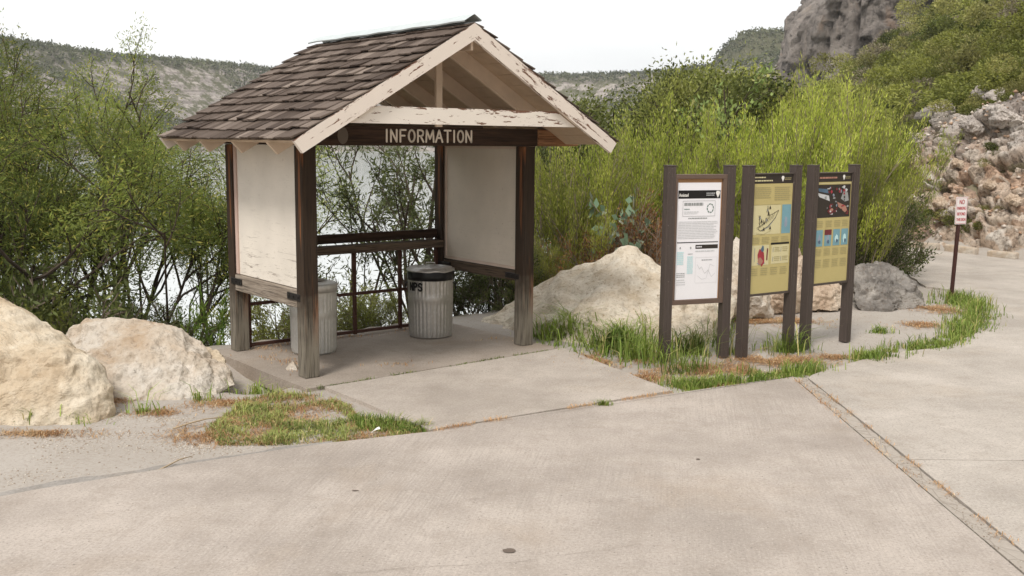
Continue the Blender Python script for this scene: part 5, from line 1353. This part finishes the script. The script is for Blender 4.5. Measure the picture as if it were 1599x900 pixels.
# left patch
def poly_pts(poly, n, seed, thr=-.05, fr=3, z=None):
    rng = np.random.default_rng(seed); P_ = np.array([q[:2] for q in poly]); lo_, hi = P_.min(0), P_.max(0); x = rng.uniform(lo_[0], hi[0], n * 4); y = rng.uniform(lo_[1], hi[1], n * 4); ins = np.zeros(len(x), bool)
    for a, b in zip(P_, np.roll(P_, -1, 0)):
        c = ((a[1] > y) != (b[1] > y)) & (x < (b[0] - a[0]) * (y - a[1]) / (b[1] - a[1] + 1e-12) + a[0]); ins ^= c
    x, y = x[ins], y[ins]; m_ = fbm(np.stack([x, y, x * 0], 1) * fr, 3, seed) + rng.normal(0, .15, len(x)) > thr; x, y = x[m_][:n], y[m_][:n]
    return np.stack([x, y, height(x, y) if z is None else x * 0 + z], 1)
patch = [g2(380, 622), g2(430, 608), g2(500, 612), g2(545, 628), g2(560, 645), g2(670, 662), g2(672, 671), g2(600, 678), g2(520, 686), g2(430, 690), g2(340, 690), g2(320, 668)]
pg = poly_pts(patch, 11000, 12, -.10, 5)
blades('grass', pg, .008, .075, .006, 1.0, M['grass_mat'], 8, 'low green weedy grass patch between the shelter walkway and the left road edge')
blades('grass', poly_pts([g2(545, 645), g2(600, 652), g2(672, 662), g2(672, 672), g2(560, 668)], 1500, 13, -.3), .03, .09, .006, .7, M['grass'], 9, 'short grass at the pointed right tip of the left grass patch')
blades('grass', blob_pts([(60, 655, .35, .10), (110, 655, .25, .12), (225, 640, .22, .1), (190, 600, .1, .08), (310, 620, .2, .12), (400, 605, .25, .2)], 420, 14, .0, 7), .02, .22, .008, .95, M['grass'], 10, 'scattered grass blades along the feet of the left boulders')
blades('grass', strip_pts([kw(-.05, -.335), kw(1.2, -.33), kw(2.7, -.3)], 700, .012, 15, z=-.005), .01, .035, .005, .9, M['grass'], 11, 'thin line of grass in the joint between shelter floor and walkway')
blades('grass', strip_pts([g2(235, 738), g2(310, 727)], 200, .02, 16, z=-.02), .01, .03, .006, .9, M['grass_mat'], 12, 'short dry grass in the left road edge')
# straw
SL = 'orange-brown dead grass litter'
blades('dry_grass', np.concatenate([poly_pts(patch, 4200, 17, -.2, 4), blob_pts([(350, 625, .35, .2), (330, 672, .3, .25), (180, 620, .15, .3), (250, 640, .3, .12), (60, 672, .5, .10)], 3600, 18, -.2)]), .03, .11, .004, 1, M['straw'], 13, SL + ' around the left grass patch and boulders', 'dry grass', True)
blades('dry_grass', blob_pts([(1000, 585, .4, .25), (1120, 575, .6, .3), (1215, 560, .5, .3), (1240, 500, .35, .3), (1180, 500, .3, .3), (1440, 505, .4, .22), (1460, 480, .3, .4), (1265, 480, .2, .15), (1120, 600, .4, .08), (930, 560, .6, .25), (1300, 555, .3, .12)], 12000, 19, .0, 5.5, z=-.024), .04, .14, .0055, 1, M['straw'], 14, SL + ' on the pale ground under and around the three signs', 'dry grass', True)
blades('dry_grass', np.concatenate([strip_pts(front_apron, 420, .015, 20, z=.0), strip_pts([(2.53, 8.9), (2.53, 6)], 260, .02, 21, z=-.004), strip_pts([(2.65, 8.7), (2.65, 5)], 260, .02, 22, z=-.004)]), .02, .06, .003, 1, M['straw'], 15, SL + ' caught in the walkway and road joints', 'dry grass', True)
blades('dry_grass', np.concatenate([strip_pts([kw(.2, 1.5), kw(2.4, 1.52)], 500, .09, 33, z=.002), strip_pts([kw(.15, .3), kw(.2, 1.4)], 160, .12, 34, z=.002), blob_pts([(760, 530, .3, .2), (620, 570, .5, .2)], 70, 35, z=.002)]), .01, .05, .005, 1, M['straw'], 16, SL + ' and leaves on the shelter floor', 'dry grass', True)
# gravel and leaf litter
def pebbles(name, P_, s0, s1, mat, seed, label):
    rng = np.random.default_rng(seed); n = len(P_); base = np.array([(1, 0, 0), (-1, 0, 0), (0, 1, 0), (0, -1, 0), (0, 0, 1), (0, 0, -.6)], float)
    f0 = np.array([(0, 2, 4), (2, 1, 4), (1, 3, 4), (3, 0, 4), (2, 0, 5), (1, 2, 5), (3, 1, 5), (0, 3, 5)])
    s_ = rng.uniform(s0, s1, n) ** 1.0; V_ = base[None] * (s_[:, None, None] * rng.uniform(.6, 1.2, (n, 6, 1))) * [1, 1, .7]
    a = rng.uniform(0, 6.28, n); c, s = np.cos(a)[:, None], np.sin(a)[:, None]; V_ = np.stack([V_[..., 0] * c - V_[..., 1] * s, V_[..., 0] * s + V_[..., 1] * c, V_[..., 2]], -1) + np.asarray(P_)[:, None]
    return tag(link(name, npmesh(name, V_.reshape(-1, 3), (f0[None] + 6 * np.arange(n)[:, None, None]).reshape(-1, 3)), None, [mat]), label, 'gravel', kind='stuff')
def peb_mat(name, cs):
    m = NM(name, .9, .15); m.color(m.ramp(m.rnd(), cs)); return m.done()
M['peb'] = peb_mat('pebbles', [(0, (.26, .20, .15)), (.35, (.36, .30, .24)), (.7, (.46, .40, .34)), (1, (.60, .55, .48))])
shoulder = [g2(-60, 700), g2(0, 672), g2(170, 655), g2(330, 640), g2(330, 690), g2(430, 693), g2(330, 708), g2(130, 735), g2(-60, 765)]
pebbles('gravel', np.concatenate([poly_pts(shoulder, 1300, 23, -.1, 2), blob_pts([(100, 672, .6, .09), (190, 640, .16, .22), (320, 690, .3, .12), (270, 650, .25, .1), (180, 600, .08, .25)], 2600, 24), poly_pts(patch, 500, 25)]), .003, .010, M['peb'], 24, 'pale gravel on the shoulder along the left boulders')
isl_poly = [g2(1060, 600), g2(1290, 570), g2(1345, 556), g2(1480, 534), g2(1525, 500), g2(1500, 470), g2(1300, 470), g2(1150, 520)]
pebbles('gravel', poly_pts(isl_poly, 1000, 26, -.1, 2, z=-.03), .003, .010, M['peb'], 27, 'pale gravel on the ground around the three signs')
pebbles('gravel', np.concatenate([strip_pts([(2.59, 9), (2.59, 4.7)], 700, .05, 28, z=-.004), strip_pts(isl2[2:8], 500, .05, 29, z=.0), blob_pts([(560, 520, .5, .1), (480, 535, .3, .15)], 260, 30, z=.003)]), .002, .007, M['peb'], 28, 'loose grit in the gutter strip and on the shelter floor')
# rubble at the foot and face of the cut
rng = np.random.default_rng(31); kk = rng.integers(0, len(Vc), 3000); kk = kk[fbm(Vc[kk] * [1.2, 1.2, 1.2], 2, 77) > -.05]; pr_ = Vc[kk] + rng.normal(0, .03, (len(kk), 3))
pebbles('rubble', pr_, .015, .085, M['peb'] if False else peb_mat('rubble_stone', [(0, (.22, .15, .10)), (.3, (.42, .27, .18)), (.6, (.48, .40, .33)), (1, (.62, .56, .50))]), 32, 'broken orange and pale stones covering the rock cut')
# sticks and a scrap of paper
for k, (a_, b_, lb, r_) in enumerate(((g2(236, 738), g2(302, 712), 'dry stick lying across the left shoulder gravel, nearer the road', .006), (g2(270, 667), g2(345, 652), 'pale dry stick lying in front of the white boulder', .007), (g2(1180, 545), g2(1245, 538), 'dry stick under the second sign', .006))):
    mb = MB(); pa, pb = Vector((*a_, -.012)), Vector((*b_, .0)); mb.tube([pa, pa.lerp(pb, .35) + Vector((.01, .015, .012)), pa.lerp(pb, .7) + Vector((-.01, .01, .01)), pb], [r_, r_ * .9, r_ * .7, r_ * .3], 6)
    tag(mb.build('stick', M['stick'], None, smooth=True), lb, 'stick')
mb = MB(); c_ = gp(586, 673); mb.add([(c_.x - .030, c_.y - .012, -.01), (c_.x - .006, c_.y - .02, .008), (c_.x + .006, c_.y + .012, .018), (c_.x - .012, c_.y + .02, .0), (c_.x + .02, c_.y - .003, .012), (c_.x + .026, c_.y + .02, .026), (c_.x + .036, c_.y + .006, .012)], [(0, 1, 2, 3), (1, 4, 2), (2, 4, 5), (4, 6, 5)])
o = mb.build('litter', M['white']); o.modifiers.new('s', 'SOLIDIFY').thickness = .002; tag(o, 'scrap of white litter at the edge of the left grass patch', 'litter')

# ------------------------------------------------------------------ light haze over the canyon
hm = bpy.data.materials.new('haze_air'); hm.use_nodes = True; hn = hm.node_tree; hn.nodes.remove(hn.nodes['Principled BSDF'])
pv = hn.nodes.new('ShaderNodeVolumePrincipled'); pv.inputs['Color'].default_value = (.97, .98, 1, 1); pv.inputs['Density'].default_value = .00028
hn.links.new(pv.outputs[0], hn.nodes['Material Output'].inputs['Volume'])
tag(MB().box((-1500, -1500, -9.5), (1500, 1500, 68)).build('haze', hm), 'thin pale haze filling the canyon air', 'haze', kind='stuff')
